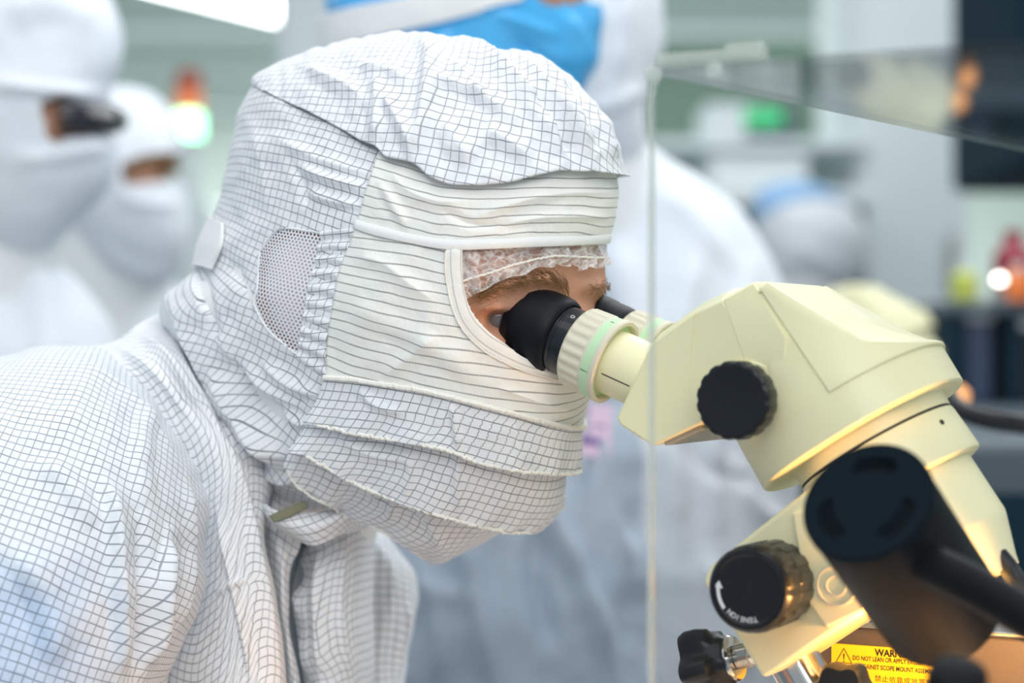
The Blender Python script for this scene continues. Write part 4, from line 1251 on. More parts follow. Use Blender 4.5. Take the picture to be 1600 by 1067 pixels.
# screw heads on the rim under the block
for fx in (.055, .075):
    c3 = P0 + FW * (f0 + fx) + LT * (PS + .004); c3[2] = zt + .003
    mb = MB(); mb.add(*lathe(c3, UP, [(0, .004), (.005, .004), (.006, .003), (.006, .0001)], 24)); mb.build('bolt', M['chrome'], house)

M['yellow'] = plain('yellow_vinyl', srgb(250, 216, 20), .45)
sg0 = Mp(1299, 1005, PS - .0012); sg1 = Mp(1482, 1021, PS - .0012)
sw = float(np.linalg.norm(sg1 - sg0)); shh = .0400
sgx = (sg1 - sg0) / sw; sgx = FW
sign = empty('warning_sign', sg0 + FW * sw / 2 - UP * shh)
tag(sign, 'yellow warning sign with black English and Chinese lettering on taupe metal housing', 'sign')
mb = MB(); mb.add(*box(sg0 + FW * sw / 2 - UP * shh / 2 + LT * .0006, sw, .0010, shh, (FW, LT, UP))); mb.build('plate', M['yellow'], sign, smooth=False)


def line_of(text, size, x, y, name, align='c', bold=0., width=None):
    v, f = text_mesh(text, size, bold=bold)
    w = v[:, 0].max() - v[:, 0].min()
    if width: v[:, 0] *= width / w; w = width
    x0 = x - w / 2 if align == 'c' else x
    p = sg0 + FW * (x0 + (v[:, 0:1] - v[:, 0].min())) - UP * (y - v[:, 1:2]) - LT * .00015
    mb = MB(); mb.add(p, f); return mb.build(name, M['print_black'], sign, smooth=False)


u_ = sw / 182.                                     # one photo pixel along the sign
line_of('WARNING', 14.5 * u_, sw * .555, 13.6 * u_, 'lettering', bold=.00022, width=sw * .36)
line_of('DO NOT LEAN OR APPLY EXCESSIVE LOAD', 9.6 * u_, sw * .575, 22.6 * u_, 'lettering', bold=.00009, width=sw * .775)
line_of('AGAINST SCOPE MOUNT ASSEMBLY', 9.6 * u_, sw * .575, 34.6 * u_, 'lettering', bold=.00009, width=sw * .66)
line_of('警告：禁止依靠或放置重物', 10.5 * u_, sw * .56, 52 * u_, 'lettering', width=sw * .74)
line_of('於顯微鏡支架', 10.5 * u_, sw * .56, 66 * u_, 'lettering', width=sw * .40)
tc_ = sg0 + FW * sw * .11 - UP * 21 * u_ - LT * .0002
mb = MB(); R1, R2 = 16 * u_, 13.6 * u_
tri = lambda r: [tc_ + FW * r * math.cos(a) + UP * r * math.sin(a) for a in np.radians([90, 210, 330])]
mb.add(np.array(tri(R1) + tri(R2)), [(0, 1, 4, 3), (1, 2, 5, 4), (2, 0, 3, 5)])
mb.add(np.array([tc_ + FW * x + UP * y for x, y in ((-.0005, .0026), (.0005, .0026), (.0002, -.0010), (-.0002, -.0010), (-.0004, -.0016), (.0004, -.0016), (.0004, -.0024), (-.0004, -.0024))]), [(0, 1, 2, 3), (4, 5, 6, 7)])
mb.build('warning_triangle', M['print_black'], sign, smooth=False)

M['stage'] = plain('white_stage', srgb(236, 234, 228), .5)
stc = CR + DN * .205
mb = MB(); mb.add(*box(stc + FW * .055 - LT * .035 + UP * (.908 - stc[2]), .15, .16, .074, (FW, LT, UP))); stg = mb.build('bounce_stage_block', M['stage'], bevel=.004, origin=(stc[0], stc[1], .871))  # unseen below the frame, sized and placed to bounce warm lamp light
tag(stg, 'unseen white stage block under the objective, put in to bounce the black lamp light', 'stage')

# ------------------------------------------------------------------ clear acrylic shield
M['acrylic'] = clear('clear_acrylic', (.985, .99, .988, 1), 1.45, .55)
M['acrylic_pane'] = clear('coated_clear_acrylic', (.985, .99, .988, 1), 1.45, .2)
M['acrylic_edge'] = plain('polished_acrylic_edge', srgb(214, 224, 216), .2, coat=.5)
nt = M['acrylic_edge'].node_tree; b_ = nt.nodes['Principled BSDF']; b_.inputs['Alpha'].default_value = .42
SS = -.20
ct = Mp(1021, 116, SS)                              # top corner
shield = empty('acrylic_shield', (ct[0], ct[1], .8705))
tag(shield, 'clear acrylic shield, upright pane and top sheet, between camera and microscope', 'shield')
Lp = .36
zb = .8705; c = ct + FW * Lp / 2; c[2] = (ct[2] + zb) / 2
mb = MB(); mb.add(*box(c, Lp, .005, ct[2] - zb, (FW, LT, UP))); mb.build('front_pane', M['acrylic_pane'], shield, smooth=False)
ce = ct.copy() - FW * .0011; ce[2] = (ct[2] + zb) / 2
mb = MB(); mb.add(*box(ce, .0022, .005, ct[2] - zb, (FW, LT, UP))); mb.build('edge', M['acrylic_edge'], shield, smooth=False)
fr = T(1600, 238, float(ct[1]) * 417.5 / 295.5); fr[2] = ct[2]; gd = fr - ct; gd[2] = 0
q0, q1, q2, q3 = ct, ct + FW * Lp, ct + FW * Lp + gd * 1.25, ct + gd * 1.25
zz = np.array([0, 0, .004])
mb = MB(); mb.add(np.array([q0, q1, q2, q3, q0 + zz, q1 + zz, q2 + zz, q3 + zz]), [(3, 2, 1, 0), (4, 5, 6, 7), (0, 1, 5, 4), (1, 2, 6, 5), (2, 3, 7, 6), (3, 0, 4, 7)])
mb.build('top_sheet', M['acrylic'], shield, smooth=False)
for k, (x0, ln, hh) in enumerate(((0.0, .052, .006), (.036, .020, .009))):
    c = ct + FW * (x0 + ln / 2) + LT * .006; c[2] = ct[2] + .004 + hh / 2
    mb = MB(); mb.add(*box(c, ln, .010, hh, (FW, LT, UP))); mb.build('corner_bracket', M['acrylic_edge'], shield, bevel=.0015)
for x0 in (.002, .034):
    c = ct + FW * x0 - LT * .003; c[2] = ct[2] - .001
    mb = MB(); mb.add(*lathe(c, -LT, [(0, .004), (.003, .004), (.004, .003), (.004, .0001)], 24)); mb.build('screw', M['acrylic_edge'], shield)
# support feet for the shield at its far end
# ------------------------------------------------------------------ the room
M['floor'] = plain('vinyl_floor', srgb(128, 138, 142), .35, vary=.06)
M['wall'] = plain('wall_panel', srgb(216, 228, 222), .6, vary=.04)
M['ceil'] = plain('ceiling_panel', srgb(202, 216, 210), .7, vary=.06)
M['pillar'] = plain('white_panel', srgb(232, 238, 240), .5)
M['green_wall'] = plain('sage_panel', srgb(124, 150, 132), .6, vary=.12)
M['slate'] = plain('dark_teal_enamel', srgb(16, 44, 58), .8)
M['slate'].node_tree.nodes['Principled BSDF'].inputs['Specular IOR Level'].default_value = .08
M['slate2'] = plain('slate_grey_enamel', srgb(70, 84, 96), .45)
M['pale'] = plain('pale_equipment', srgb(226, 234, 236), .45)
M['far_cloth_shaded'] = fabric('distant_gridded_cloth_shaded', srgb(178, 191, 206), srgb(150, 160, 176), spacing=.0058, half=.0003, dark=.6)  # white cloth darkened, the shade on the blue-hooded worker's coverall is in its colour
M['blue'] = plain('blue_crinkled_film', srgb(84, 190, 252), .28, bump_s=.5, bump_scale=60)
M['bluewhite'] = plain('white_strap', srgb(238, 240, 242), .5)


def struct(name, c, sx, sy, sz, mat, ax=None):
    mb = MB(); mb.add(*box(c, sx, sy, sz, ax)); o = mb.build(name, mat, smooth=False, origin=c); o['kind'] = 'structure'; return o


struct('floor', (0, 8, -.025), 16, 20, .05, M['floor'])
struct('wall_back', (0, 17.2, 2), 16, .1, 4.1, M['wall'])
struct('wall_left', (-7.95, 11, 1.5), .1, 12.3, 3.1, M['wall'])
struct('wall_right', (7.95, 11, 1.5), .1, 12.3, 3.1, M['wall'])
struct('ceiling', (0, 11.7, 3.06), 16, 10.9, .06, M['ceil'])
for k, y in enumerate((8.5, 10.2, 12.0, 14.0, 16.0)):
    struct('trim_%d' % (k + 1), (0, y, 3.015), 16, .10, .03, M['pillar'])


def simple(name, label, cat, mb, mat, origin, bevel=.004, smooth=True, group=None):
    o = mb.build(name, mat, None, smooth, bevel, origin); return tag(o, label, cat, group)


# ceiling light strips
M['tube_on'] = emit('lit_tube', (1, 1, .98, 1), 9.)
for (x, y, L, lab) in ((-1.42, 10.55, 1.35, 'glowing ceiling light strip above the masked workers, at the top edge'),):
    r = empty('ceiling_light', (x, y, 3.03)); tag(r, lab, 'light')
    ax = np.array([.46, .888, 0]); ay = np.array([-.888, .46, 0])
    mb = MB(); mb.add(*box((x, y, 3.005), L, .34, .05, (ax, ay, UP))); mb.build('housing', M['pillar'], r, bevel=.01)
    mb = MB(); mb.add(*box((x, y, 2.965), L * .96, .30, .05, (ax, ay, UP))); mb.build('diffuser', M['tube_on'], r, bevel=.02)

# signal tower
sp = T(295, 195, 5.2)
tw = empty('signal_tower', (sp[0], sp[1], 0)); tag(tw, 'signal tower with lit green lamp under an orange lamp beside the far workers', 'signal light')
mb = MB(); mb.add(*lathe((sp[0], sp[1], 0), UP, [(0, .09), (.02, .09), (.02, .02), (sp[2] - .045, .02), (sp[2] - .045, .034), (sp[2] - .034, .034)], 24)); mb.build('pole', M['pale'], tw)
M['lamp_green'] = emit('lit_green_lens', (.35, 1, .55, 1), 4.); M['lamp_orange'] = emit('orange_lens', (1, .28, .10, 1), .3); M['lamp_red'] = plain('red_lens', srgb(190, 90, 70), .3)
for k, (m, n) in enumerate((('lamp_green', 'green_lens'), ('lamp_orange', 'orange_lens'), ('lamp_red', 'red_lens'))):
    z = sp[2] - .034 + k * .052 + (.016 if k else 0)
    mb = MB(); mb.add(*lathe((sp[0], sp[1], z), UP, [(0, .030), (.004, .034), (.060 if k == 0 else .046, .034), (.064 if k == 0 else .050, .030)], 24)); mb.build(n, M[m], tw)

# pillars, cabinets and benches beyond
def cab(name, label, cat, px0, px1, py0, py1, d, depth, mat, to=None, group=None, door=None):
    a, b = T(px0, py0, d), T(px1, py1, d)
    z1 = a[2]; z0 = 0. if to is None else to
    if to == 'px': z0 = b[2]
    c = np.array([(a[0] + b[0]) / 2, d + depth / 2, (z0 + z1) / 2])
    r = empty(name, (c[0], c[1], z0)); tag(r, label, cat, group)
    mb = MB(); mb.add(*box(c, b[0] - a[0], depth, z1 - z0)); mb.build('body', mat, r, bevel=.01)
    if door:
        w = b[0] - a[0]
        mb = MB(); mb.add(*box((c[0], d - .006, (z0 + z1) / 2), w * .86, .012, (z1 - z0) * .88)); dd = mb.build('door', door, r, bevel=.004)
        mb = MB(); mb.add(*box((c[0] + w * .34, d - .025, (z0 + z1) / 2), .02, .02, .16)); mb.build('handle', M['steel'], dd, bevel=.004)
    return r


c = cab('equipment_cabinet', 'tall pale cabinet far behind the bending worker\'s hood', 'cabinet', 432, 560, -200, 0, 5.6, .7, M['pale'], None, door=M['pillar'])
cab('equipment_cabinet', 'long sage green cabinet behind the upright white hooded worker', 'cabinet', 985, 1375, 60, 0, 6.4, .8, M['green_wall'], None, door=M['green_wall'])
cab('equipment_cabinet', 'tall white cabinet with grey door under the dark teal overhead unit', 'cabinet', 1338, 1512, -420, 0, 5.4, .7, M['pillar'], None, door=M['pale'])
# dark overhead unit on a column that stands outside the frame
a, b = T(1600, -520, 3.6), T(1880, 264, 3.6)
ov = empty('overhead_unit', ((a[0] + b[0]) / 2, 3.9, 0)); tag(ov, 'dark teal overhead unit at the upper right, above the background equipment', 'overhead unit')
mb = MB(); mb.add(*box(((a[0] + b[0]) / 2, 3.9, (a[2] + b[2]) / 2), b[0] - a[0], .6, a[2] - b[2])); mb.build('casing', M['slate'], ov, bevel=.02)
mb = MB(); mb.add(*box(((a[0] + b[0]) / 2, 3.595, b[2] + .30), (b[0] - a[0]) * .8, .012, .34)); mb.build('grille', M['slate2'], ov, bevel=.004)
mb = MB(); mb.add(*box((b[0] - .06, 4.06, b[2] / 2), .10, .14, b[2])); mb.build('column', M['slate'], ov, bevel=.006)

# far bench with white boxes, a green lit monitor, bottles
bx = T(1180, 300, 5.0)
fb = empty('far_bench', (.57, 5.2, 0)); tag(fb, 'pale far bench carrying the white boxes behind the acrylic shield', 'bench')
bz = float(T(0, 296, 5.0)[2])
mb = MB(); mb.add(*box((.57, 5.25, bz - .02), .62, .6, .04)); mb.build('bench_top', M['pale'], fb, bevel=.005)
for sx in (-.27, .27):
    mb = MB(); mb.add(*box((.57 + sx, 5.25, (bz - .04) / 2), .05, .5, bz - .04)); mb.build('leg', M['slate2'], fb, bevel=.004)


def boxlet(label, px0, px1, py0, py1, d, depth, mat, name='white_box', cat='box', z0=None):
    a, b = T(px0, py0, d), T(px1, py1, d)
    zz = b[2] if z0 is None else z0
    c = np.array([(a[0] + b[0]) / 2, d + depth / 2, (a[2] + zz) / 2])
    r = empty(name, (c[0], c[1], zz)); tag(r, label, cat)
    mb = MB(); mb.add(*box(c, b[0] - a[0], depth, a[2] - zz)); mb.build('body', mat, r, bevel=.008)
    mb = MB(); mb.add(*box((c[0], c[1], a[2] + .004), (b[0] - a[0]) * 1.02, depth * 1.02, .014)); mb.build('lid', M['pillar'], r, bevel=.003)
    return r


boxlet('wide white box on the far bench above the stooping blue capped worker', 1112, 1262, 250, 296, 5.0, .35, M['pillar'], z0=bz)
# shelf above the far bench
sz = float(T(0, 216, 5.3)[2])
sh = empty('wall_shelf', (T(1180, 0, 5.3)[0], 6.36, sz)); tag(sh, 'narrow white shelf on the sage cabinet carrying the screen and carton', 'shelf')
mb = MB(); mb.add(*box((T(1180, 0, 5.3)[0], 5.85, sz - .012), .60, 1.08, .024)); mb.build('board', M['pale'], sh, bevel=.004)
boxlet('white carton on the shelf beside the green lit screen', 1104, 1195, 168, 216, 5.55, .3, M['pillar'], 'carton', 'carton', z0=sz)
M['screen_green'] = emit('green_screen', (.05, .62, .22, 1), .4)
gs = T(1205, 182, 5.32)
mon = empty('indicator_screen', (gs[0], gs[1] + .05, sz)); tag(mon, 'small screen lit green on the shelf above the wide white box', 'screen')
mb = MB(); mb.add(*box((gs[0], gs[1] + .03, (gs[2] + .03 + sz) / 2), .125, .05, gs[2] + .03 - sz)); mb.build('case', M['slate2'], mon, bevel=.004)
mb = MB(); mb.add(*box((gs[0] - .02, gs[1] + .002, gs[2] - .002), .10, .006, .04)); mb.build('display', M['screen_green'], mon, bevel=.002)

# right background: work surface with apparatus
M['red'] = plain('dark_red_plastic', srgb(150, 28, 52), .3); M['orange'] = plain('orange_plastic', srgb(240, 130, 60), .4)
M['lime'] = plain('lime_label', srgb(196, 206, 96), .5)
M['amber_lamp'] = emit('amber_lamp', (1, .45, .16, 1), 1.8); M['white_highlight'] = emit('white_highlight', (1, .97, .9, 1), 10.)
mb = MB()
rb = empty('side_bench', (1.0, 3.3, 0)); tag(rb, 'slate work bench on the right carrying the distant apparatus', 'bench')
rz = float(T(0, 640, 3.0)[2])
mb = MB(); mb.add(*box((1.0, 3.45, rz - .03), 1.3, .9, .06)); mb.build('bench_top', M['slate2'], rb, bevel=.006)
mb = MB(); mb.add(*box((1.0, 3.5, (rz - .06) / 2), 1.2, .7, rz - .06)); mb.build('cupboard', M['slate2'], rb, bevel=.006)


def bottle(name, label, px, py, d, r, h, mat, capm, z0):
    p = T(px, py, d)
    e = empty(name, (p[0], p[1], z0)); tag(e, label, 'bottle')
    mb = MB(); mb.add(*lathe((p[0], p[1], z0), UP, [(0, r * .9), (.006, r), (h * .68, r), (h * .80, r * .5), (h * .86, r * .42)], 28)); mb.build('flask', mat, e)
    mb = MB(); mb.add(*lathe((p[0], p[1], z0 + h * .84), UP, [(0, r * .5), (h * .16, r * .5), (h * .16, .001)], 24)); mb.build('cap', capm, e)
    return e


tr_ = float(T(0, 470, 3.2)[2])
rk = empty('riser_shelf', (T(1560, 0, 3.25)[0], 3.3, rz)); tag(rk, 'dark blue riser shelf on the slate bench below the red canister', 'shelf')
a, b = T(1490, 470, 3.2), T(1670, 640, 3.2)
mb = MB(); mb.add(*box(((a[0] + b[0]) / 2, 3.35, tr_ - .01), b[0] - a[0], .28, .02)); mb.build('board', M['slate2'], rk, bevel=.003)
for xx in (a[0] + .01, T(1567, 0, 3.3)[0], b[0] - .01):
    mb = MB(); mb.add(*box((xx, 3.35, (tr_ - .02 + rz) / 2), .018, .26, tr_ - .02 - rz)); mb.build('upright', M['slate'], rk, bevel=.002)
M['navy'] = plain('dark_blue_plastic', srgb(44, 62, 92), .4)
boxlet('dark blue instrument box in the riser shelf on the right', 1508, 1552, 498, 636, 3.24, .2, M['navy'], 'instrument_box', 'instrument', z0=rz)
boxlet('black instrument box beside the dark blue one at the right edge', 1583, 1625, 510, 636, 3.24, .2, M['rubber'], 'instrument_box', 'instrument', z0=rz)
bottle('canister', 'dark red canister on the riser shelf at the right edge', 1583, 470, 3.3, .032, .115, M['red'], M['red'], tr_)
bottle('canister', 'orange canister in front of the dark red one', 1590, 470, 3.22, .020, .058, M['orange'], M['pale'], tr_)
bottle('bottle', 'lime labelled bottle on the riser shelf, left of the white highlight', 1506, 470, 3.28, .022, .060, M['lime'], M['pale'], tr_)
p = T(1562, 437, 3.18)
wl = empty('highlight_bead', (p[0], p[1], tr_)); tag(wl, 'small glowing white bead standing in for a highlight between the bottles on the right', 'lamp')
mb = MB(); mb.add(*lathe((p[0], p[1], tr_), UP, [(0, .014), (.006, .014), (.006, .005), (p[2] - tr_, .005)], 16)); mb.build('stem', M['steel'], wl)
mb = MB(); mb.add(*lathe((p[0], p[1], p[2] - .006), UP, [(0, .003), (.006, .008), (.012, .003)], 16)); mb.build('bulb', M['white_highlight'], wl)  # glowing bead put in for a blurred highlight, no lamp stands there
# two amber lamps low at the right
for lab, px, py in (('upper amber lamp beside the second microscope\'s column', 1496, 618), ('lower amber lamp beside the second microscope\'s column', 1510, 656)):
    p = T(px, py, 2.9)
    e = empty('amber_lamp', (p[0], p[1], p[2] - .02)); tag(e, lab, 'lamp')
    mb = MB(); mb.add(*lathe((p[0], p[1], p[2] - .012), UP, [(0, .004), (.006, .013), (.014, .014), (.022, .008), (.024, .001)], 20)); mb.build('bulb', M['amber_lamp'], e)
    mb = MB(); mb.add(*tube([(p[0], p[1], p[2] - .012), (p[0], p[1] + .10, p[2] - .02), (p[0], 3.02, rz - .02)], .005, 8)); mb.build('bracket', M['black'], e)
# lamp whose flame shape mirrors in the shield's top sheet
p = T(1487, 190, 2.6)
# dark cable arm and slate machine behind the microscope
mb = MB(); mb.add(*tube(spline([T(1470, 600, 1.75), T(1500, 640, 1.72), T(1545, 655, 1.7), T(1610, 664, 1.68), T(1760, 700, 1.7), T(1900, 1000, 1.75), T(1920, 1250, 1.8)], 80), .0085, 14))
a, b = T(1470, 690, 1.95), T(1900, 1067, 1.95)
mc = empty('floor_machine', ((a[0] + b[0]) / 2, 2.2, 0)); tag(mc, 'slate grey machine standing behind the microscope column at lower right', 'machine')
tag(mb.build('gooseneck', M['black'], origin=T(1500, 640, 1.72)), 'black gooseneck cable curving behind the cream microscope column', 'cable')
zc = float(T(0, 690, 1.95)[2])
m2 = MB(); m2.add(*box(((a[0] + b[0]) / 2, 2.2, zc / 2), b[0] - a[0], .5, zc)); m2.build('casing', M['slate2'], mc, bevel=.012)
m2 = MB(); m2.add(*box((a[0] + .12, 1.945, zc - .12), .18, .012, .14)); m2.build('panel', M['slate'], mc, bevel=.004)
# yellow-green drum far left
p = T(296, 390, 6.)
bottle('drum', 'olive yellow drum far behind, beside the bending worker\'s neck', 296, 390, 6., .12, float(T(0, 318, 6.)[2]), plain('olive_plastic', srgb(158, 164, 86), .5), M['pale'], 0)
cab('equipment_cabinet', 'low grey cabinet far behind under the signal tower', 'cabinet', 262, 420, 318, 0, 7.4, .6, M['wall'], None, door=M['pillar'])

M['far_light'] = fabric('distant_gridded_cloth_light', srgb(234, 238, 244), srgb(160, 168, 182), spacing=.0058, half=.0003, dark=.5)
# ------------------------------------------------------------------ the other workers
def worker(label, head, torso, d_feet, arms=(), hoodmat=None, opening=None, brow_line=None, hood_folds=(), torso_folds=(), back=True, hipx=None, wr=.004, cap=None, eyes=(), cloth='far_light'):
    mb = MB()
    V, F, _ = closed_form(head, 40, 90, -.012); mb.add(V, F)
    hc, tc = head.ctr(), torso.ctr()
    mb.add(*capsule([hc, tc + UP * .10], [.055, .07], 14))
    hip = np.array([tc[0] if hipx is None else hipx, tc[1] + .02, .82])
    mb.add(*capsule([tc + UP * .05, hip], [.10, .11], 16))
    for sx in (-.075, .075):
        hp = hip + [sx, 0, 0]; kn = hp * [1, 1, 0] + [0, 0, .49]; an = hp * [1, 1, 0] + [0, 0, .085]
        mb.add(*capsule([hp, kn, an], [.075, .055, .038], 12)); mb.add(*capsule([an + [0, .03, -.04], an + [0, -.14, -.045]], [.04, .032], 10))
    for sh, el, hd in arms:
        sh, el, hd = map(np.array, (sh, el, hd))
        mb.add(*capsule([sh, el], [.045, .036], 12)); mb.add(*capsule([el, hd], [.035, .026], 12))
        pd = (hd - el) / np.linalg.norm(hd - el); x_, y_, _d = frame(pd)
        mb.add(*capsule([hd + x_ * .018, hd - x_ * .018], [.022, .022], 10)); mb.add(*capsule([hd, hd + pd * .05], [.024, .022], 10))
        for k, (w, L) in enumerate(((-.027, .062), (-.009, .074), (.009, .070), (.027, .054))):
            q0 = hd + pd * .045 + x_ * w; mb.add(*capsule([q0, q0 + pd * L * .55 + y_ * .004, q0 + pd * L + y_ * .018], [.0095, .009, .0075], 8))
        q0 = hd + x_ * .024; mb.add(*capsule([q0, q0 + pd * .03 + x_ * .022, q0 + pd * .056 + x_ * .027], [.0115, .010, .008], 8))
    p = mb.build('person', M['skin'], origin=(hip[0], hip[1], 0)); remesh(p, .0085, 2)
    tag(p, label, 'person')
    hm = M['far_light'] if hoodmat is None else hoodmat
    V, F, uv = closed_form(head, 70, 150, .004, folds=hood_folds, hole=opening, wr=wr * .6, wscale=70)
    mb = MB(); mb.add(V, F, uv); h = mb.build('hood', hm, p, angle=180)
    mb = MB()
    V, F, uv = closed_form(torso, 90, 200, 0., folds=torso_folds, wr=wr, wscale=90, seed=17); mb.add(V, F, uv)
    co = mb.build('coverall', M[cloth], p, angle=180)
    mb = MB()
    for sx in (-.075, .075):
        hp = hip + [sx, 0, 0]; kn = hp * [1, 1, 0] + [0, 0, .49]; an = hp * [1, 1, 0] + [0, 0, .11]
        mb.add(*capsule([hp, kn, an], [.088, .074, .066], 14))
    mb.add(*capsule([tc + [0, .05, 0], hip + [0, .05, 0]], [.09, .11], 18)); mb.add(*capsule([hc - UP * .03, tc + UP * .12], [.078, .10], 16))
    tr = mb.build('trousers', M['white'], p); remesh(tr, .014, 3)
    for sh, el, hd in arms:
        sh, el, hd = map(np.array, (sh, el, hd))
        q = spline([sh, el, el * .1 + hd * .9], 40)
        rr = np.interp(np.linspace(0, 1, 40), [0, .5, 1], [.082, .064, .046])
        V, F = tube(q, rr, 40); V = V + (vnoise(V[:, 2] * 28 + V[:, 0] * 12, V[:, 0] * 20 + V[:, 1] * 12, 5) * .014)[:, None] * np.array([.5, -.8, .3])
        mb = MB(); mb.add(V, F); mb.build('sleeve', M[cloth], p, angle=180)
    for sx in (-.075, .075):
        an = hip * [1, 1, 0] + [sx, 0, .085]
        mb = MB(); mb.add(*capsule([an + [0, .03, -.038], an + [0, -.15, -.043]], [.047, .040], 12)); mb.add(*capsule([an + [0, 0, .1], an], [.06, .05], 12))
        bo = mb.build('boot', M['white'], p); remesh(bo, .010, 2)
    return p, h


# left foreground worker, cut by the frame
D1 = 2.25
hd1 = Pillow([(20, -110), (95, -95), (155, -30), (182, 40), (186, 85), (176, 120), (166, 150), (168, 200), (178, 250), (160, 300), (110, 350), (40, 400), (-60, 400), (-150, 330), (-190, 200), (-195, 60), (-150, -50), (-70, -105)],
             (0, 150), D1, .11, skew=.02)
to1 = Pillow([(-160, 330), (-60, 300), (40, 330), (90, 400), (150, 470), (200, 560), (230, 700), (240, 1000), (220, 1400), (0, 1520), (-250, 1500), (-380, 1200), (-390, 700), (-300, 430)], (-70, 900), D1 + .06, .15)
w1, h1 = worker('person in white hood and dark safety glasses, cut off by the picture\'s left edge', hd1, to1, 0,
       opening=[(66, 158), (92, 150), (122, 162), (140, 172), (172, 172), (190, 190), (186, 214), (150, 212), (112, 215), (84, 220), (70, 200)],
       hood_folds=[([(-40, 130), (60, 140), (160, 146)], .010, 18, 18, 1.5), ([(20, 250), (90, 240), (170, 225)], .010, 22, 18, 1.6), ([(0, 20), (80, 10), (160, 40)], .008, 40, 30, 2)],
       torso_folds=[([(40, 380), (70, 520), (60, 700)], .014, 40, 50, 2), ([(-40, 420), (-10, 560), (-20, 800)], .014, 40, 50, 2)])
M['goggle'] = plain('dark_goggle_lens', srgb(36, 34, 40), .15, coat=.6)
mb = MB(); g = on_form(hd1, [(88, 184), (112, 184), (140, 186), (176, 190)], .010, 24); mb.add(*tube(g, .016, 10)); mb.build('goggles', M['goggle'], w1)
# second worker
D2 = 2.9
hd2 = Pillow([(190, 138), (240, 150), (272, 190), (282, 235), (276, 265), (284, 300), (296, 350), (290, 400), (262, 436), (215, 450), (150, 430), (108, 380), (92, 310), (92, 230), (108, 175), (145, 145)], (190, 290), D2, .11, skew=.03)
to2 = Pillow([(110, 380), (60, 400), (0, 450), (-60, 520), (-100, 640), (-110, 900), (-60, 1250), (120, 1330), (300, 1280), (350, 1000), (340, 700), (310, 540), (270, 440), (200, 420)], (130, 820), D2 + .05, .14)
w2, h2 = worker('person in white hood and coverall standing under the signal tower, only eyes and brow uncovered', hd2, to2, 0,
       opening=[(190, 258), (215, 246), (245, 240), (270, 238), (300, 240), (300, 285), (272, 284), (245, 285), (218, 288), (196, 286)],
       hood_folds=[([(110, 270), (150, 272), (190, 270)], .006, 14, 14, 1.5), ([(150, 380), (220, 420), (280, 420)], .008, 18, 18, 1.6), ([(180, 300), (230, 320), (285, 318)], .006, 14, 14, 1.6)],
       torso_folds=[([(120, 470), (150, 600), (140, 800)], .014, 40, 40, 2), ([(230, 480), (240, 620), (210, 800)], .014, 40, 40, 2)])
mb = MB(); g = on_form(hd2, [(192, 262), (215, 252), (245, 247), (268, 246)], -.006, 24); mb.add(*tube(g, .009, 8)); mb.build('eyebrow', M['hair'], w2)
mb = MB(); g = on_form(hd2, [(262, 258), (270, 262), (276, 266)], -.002, 12); mb.add(*tube(g, .008, 8)); mb.build('eyebrow', M['hair'], w2)

# upright worker behind, white hood, facing left
D3 = 2.30
hd3 = Pillow([(880, -160), (960, -130), (1010, -60), (1028, 20), (1030, 80), (1012, 130), (1000, 170), (1005, 215), (990, 260), (900, 290), (800, 270), (740, 180), (720, 60), (730, -60), (790, -140)], (880, 60), D3, .11)
to3 = Pillow([(790, 250), (900, 210), (985, 205), (1030, 240), (1100, 285), (1165, 335), (1205, 395), (1232, 460), (1246, 560), (1244, 700), (1252, 820), (1262, 1000), (1260, 1250), (1150, 1500), (900, 1530), (700, 1450), (640, 1100), (640, 700), (680, 400)], (950, 800), D3 + .05, .15)
bf = [([(1180, 420), (1130, 560), (1110, 700), (1120, 860)], .020, 26, 34, 1.6), ([(1095, 380), (1060, 520), (1050, 700), (1060, 900)], .018, 26, 36, 1.6),
      ([(1130, 700), (1180, 790), (1240, 830)], .016, 22, 22, 1.6), ([(1100, 860), (1140, 960), (1160, 1067)], .016, 26, 26, 1.8), ([(960, 360), (985, 500), (990, 640)], .014, 34, 34, 2),
      ([(1040, 660), (1100, 730), (1190, 760)], -.012, 20, 20, 1.8), ([(1030, 300), (1080, 340), (1150, 420)], .008, 26, 26, 2), ([(1210, 560), (1190, 680), (1230, 760)], .012, 20, 20, 1.8)]
w3, h3 = worker('person in white hood and coverall standing upright behind the acrylic shield\'s edge', hd3, to3, 0,
       hood_folds=[([(950, -60), (970, 40), (960, 130)], .008, 22, 22, 1.8), ([(1000, 130), (960, 160), (900, 170)], .008, 20, 20, 1.8)], torso_folds=bf)

# worker in a blue hood, nearer, behind the operator
D4 = 1.92
hd4 = Pillow([(520, -60), (560, -170), (680, -230), (820, -210), (905, -130), (932, -40), (934, 30), (926, 90), (906, 138), (880, 146), (800, 140), (700, 150), (600, 150), (535, 110), (518, 40)], (720, -20), D4, .11, skew=.02)
to4 = Pillow([(560, 200), (700, 150), (840, 200), (910, 330), (960, 480), (990, 640), (1010, 800), (1022, 950), (1020, 1200), (940, 1450), (760, 1500), (590, 1450), (520, 1200), (500, 900), (490, 600), (500, 350)], (760, 850), D4 + .06, .14)
cf = [([(780, 640), (830, 760), (900, 900), (960, 1067)], .022, 26, 40, 1.6), ([(720, 820), (745, 930), (770, 1080)], .014, 30, 36, 1.8), ([(660, 860), (680, 960), (690, 1080)], .012, 24, 30, 1.8),
      ([(930, 640), (940, 760), (980, 900)], .014, 26, 26, 1.8), ([(880, 560), (905, 660), (900, 760)], .012, 26, 26, 2), ([(850, 800), (840, 900), (870, 1040)], -.012, 30, 30, 2), ([(650, 900), (700, 930), (760, 940)], .010, 16, 16, 1.6)]
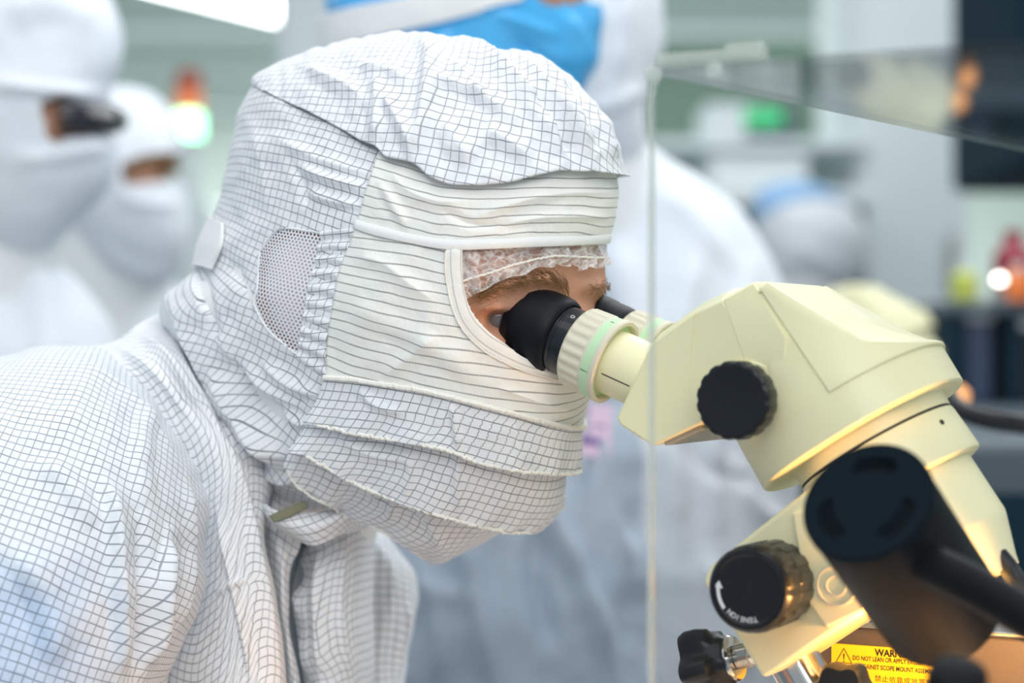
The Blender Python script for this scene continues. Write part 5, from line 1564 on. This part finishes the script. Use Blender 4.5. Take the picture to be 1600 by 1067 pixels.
w4, h4 = worker('person in a blue hood with white strap and white coverall, close behind the bending worker', hd4, to4, 0, hoodmat=M['blue'],
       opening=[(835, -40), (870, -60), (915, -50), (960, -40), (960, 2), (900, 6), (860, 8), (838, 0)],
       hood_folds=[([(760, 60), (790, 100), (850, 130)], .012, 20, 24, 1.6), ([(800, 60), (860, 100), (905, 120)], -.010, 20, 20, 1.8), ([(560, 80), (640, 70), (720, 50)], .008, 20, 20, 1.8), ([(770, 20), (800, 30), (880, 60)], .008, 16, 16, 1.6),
                   ([(870, 20), (900, 60), (915, 110)], .008, 14, 18, 1.6)], torso_folds=cf, wr=.006, cloth='far_cloth_shaded')
lay('strap', hd4, [(500, 30), (560, 14), (620, 2), (700, -14), (780, -30), (850, -45)], [(500, 80), (560, 66), (620, 50), (700, 30), (780, 10), (810, 4)], [(500, 30), (500, 80)], [(850, -45), (810, 4)], M['bluewhite'], w4, 80, 20, off=.013, wrinkle=.001, thick=.001)
# badge on the coverall
M['badge'] = plain('pink_badge_card', srgb(236, 206, 228), .4); M['purple'] = plain('purple_print', srgb(120, 96, 160), .5)
def badge():
    q = [to4.q(np.array(p, float)) for p in ((905, 628), (957, 632), (953, 716), (901, 710))]
    P = np.array([T(*to4.px(x)) for x in q]); P[:, 1] = P[:, 1] - .012
    n = np.cross(P[1] - P[0], P[3] - P[0]); n /= np.linalg.norm(n)
    if n[1] > 0: n = -n
    r = empty('name_badge', P.mean(0)); tag(r, 'pink name badge pinned on the coverall just beneath the eyepiece tubes', 'badge')
    mb = MB(); mb.add(np.concatenate([P, P - n * .003]), [(0, 1, 2, 3), (7, 6, 5, 4), (0, 4, 5, 1), (1, 5, 6, 2), (2, 6, 7, 3), (3, 7, 4, 0)]); mb.build('card', M['badge'], r, smooth=False)
    at = lambda u, v: P[0] * (1 - u) * (1 - v) + P[1] * u * (1 - v) + P[2] * u * v + P[3] * (1 - u) * v + n * .0008
    for u0, u1, v0, v1 in ((.02, .30, .10, .20), (.10, .42, .62, .78), (.46, .80, .64, .80), (.12, .80, .40, .44)):
        mb = MB(); mb.add(np.array([at(u0, v0), at(u1, v0), at(u1, v1), at(u0, v1)]), [(0, 1, 2, 3)]); mb.build('printing', M['purple'], r, smooth=False)
badge()

# stooping worker far behind the shield
D5 = 4.35
hd5 = Pillow([(1190, 300), (1240, 288), (1290, 300), (1330, 330), (1352, 370), (1350, 420), (1320, 450), (1260, 455), (1215, 440), (1190, 390), (1182, 340)], (1265, 370), D5, .10)
to5 = Pillow([(1200, 400), (1160, 430), (1120, 500), (1100, 620), (1100, 800), (1130, 1000), (1220, 1040), (1320, 1000), (1350, 800), (1350, 600), (1330, 450), (1270, 420)], (1225, 700), D5 + .05, .14)
w5, h5 = worker('person in white hood and pale blue cap stooping far behind the acrylic shield', hd5, to5, 0, hood_folds=[([(1230, 380), (1280, 400), (1320, 420)], .008, 18, 18, 1.6)], wr=.006)
capm = plain('pale_blue_cap', srgb(150, 190, 232), .6)
lay('cap', hd5, [(1170, 280), (1240, 262), (1310, 285)], [(1186, 345), (1235, 318), (1290, 312), (1325, 322)], [(1170, 280), (1186, 345)], [(1310, 285), (1325, 322)], capm, w5, 40, 24, off=.010, thick=.001)


# ------------------------------------------------------------------ the second microscope
def copy_tree(o, parent=None):
    c = o.copy(); COL.objects.link(c); c.parent = parent
    for ch in list(o.children): copy_tree(ch, c)
    return c


sc2 = copy_tree(scope)
tgt = T(1395, 545, 2.75); src = CR
sc2.location = tuple(np.array(scope.location) + (tgt - src))
sc2['label'] = 'second cream microscope standing out of focus beyond the first'
b2z = sc2.location[2]
b2 = empty('second_bench', (sc2.location[0], sc2.location[1], 0)); b2.name = 'work_bench'
tag(b2, 'pale bench that carries the second, out of focus microscope', 'bench')
mb = MB(); mb.add(*box((sc2.location[0], sc2.location[1] - .05, b2z - .02), .5, .34, .04)); mb.build('bench_top', M['bench'], b2, bevel=.004)
mb = MB(); mb.add(*box((sc2.location[0], sc2.location[1] - .05, (b2z - .04) / 2), .4, .28, b2z - .04)); mb.build('pedestal', M['bench'], b2, bevel=.004)
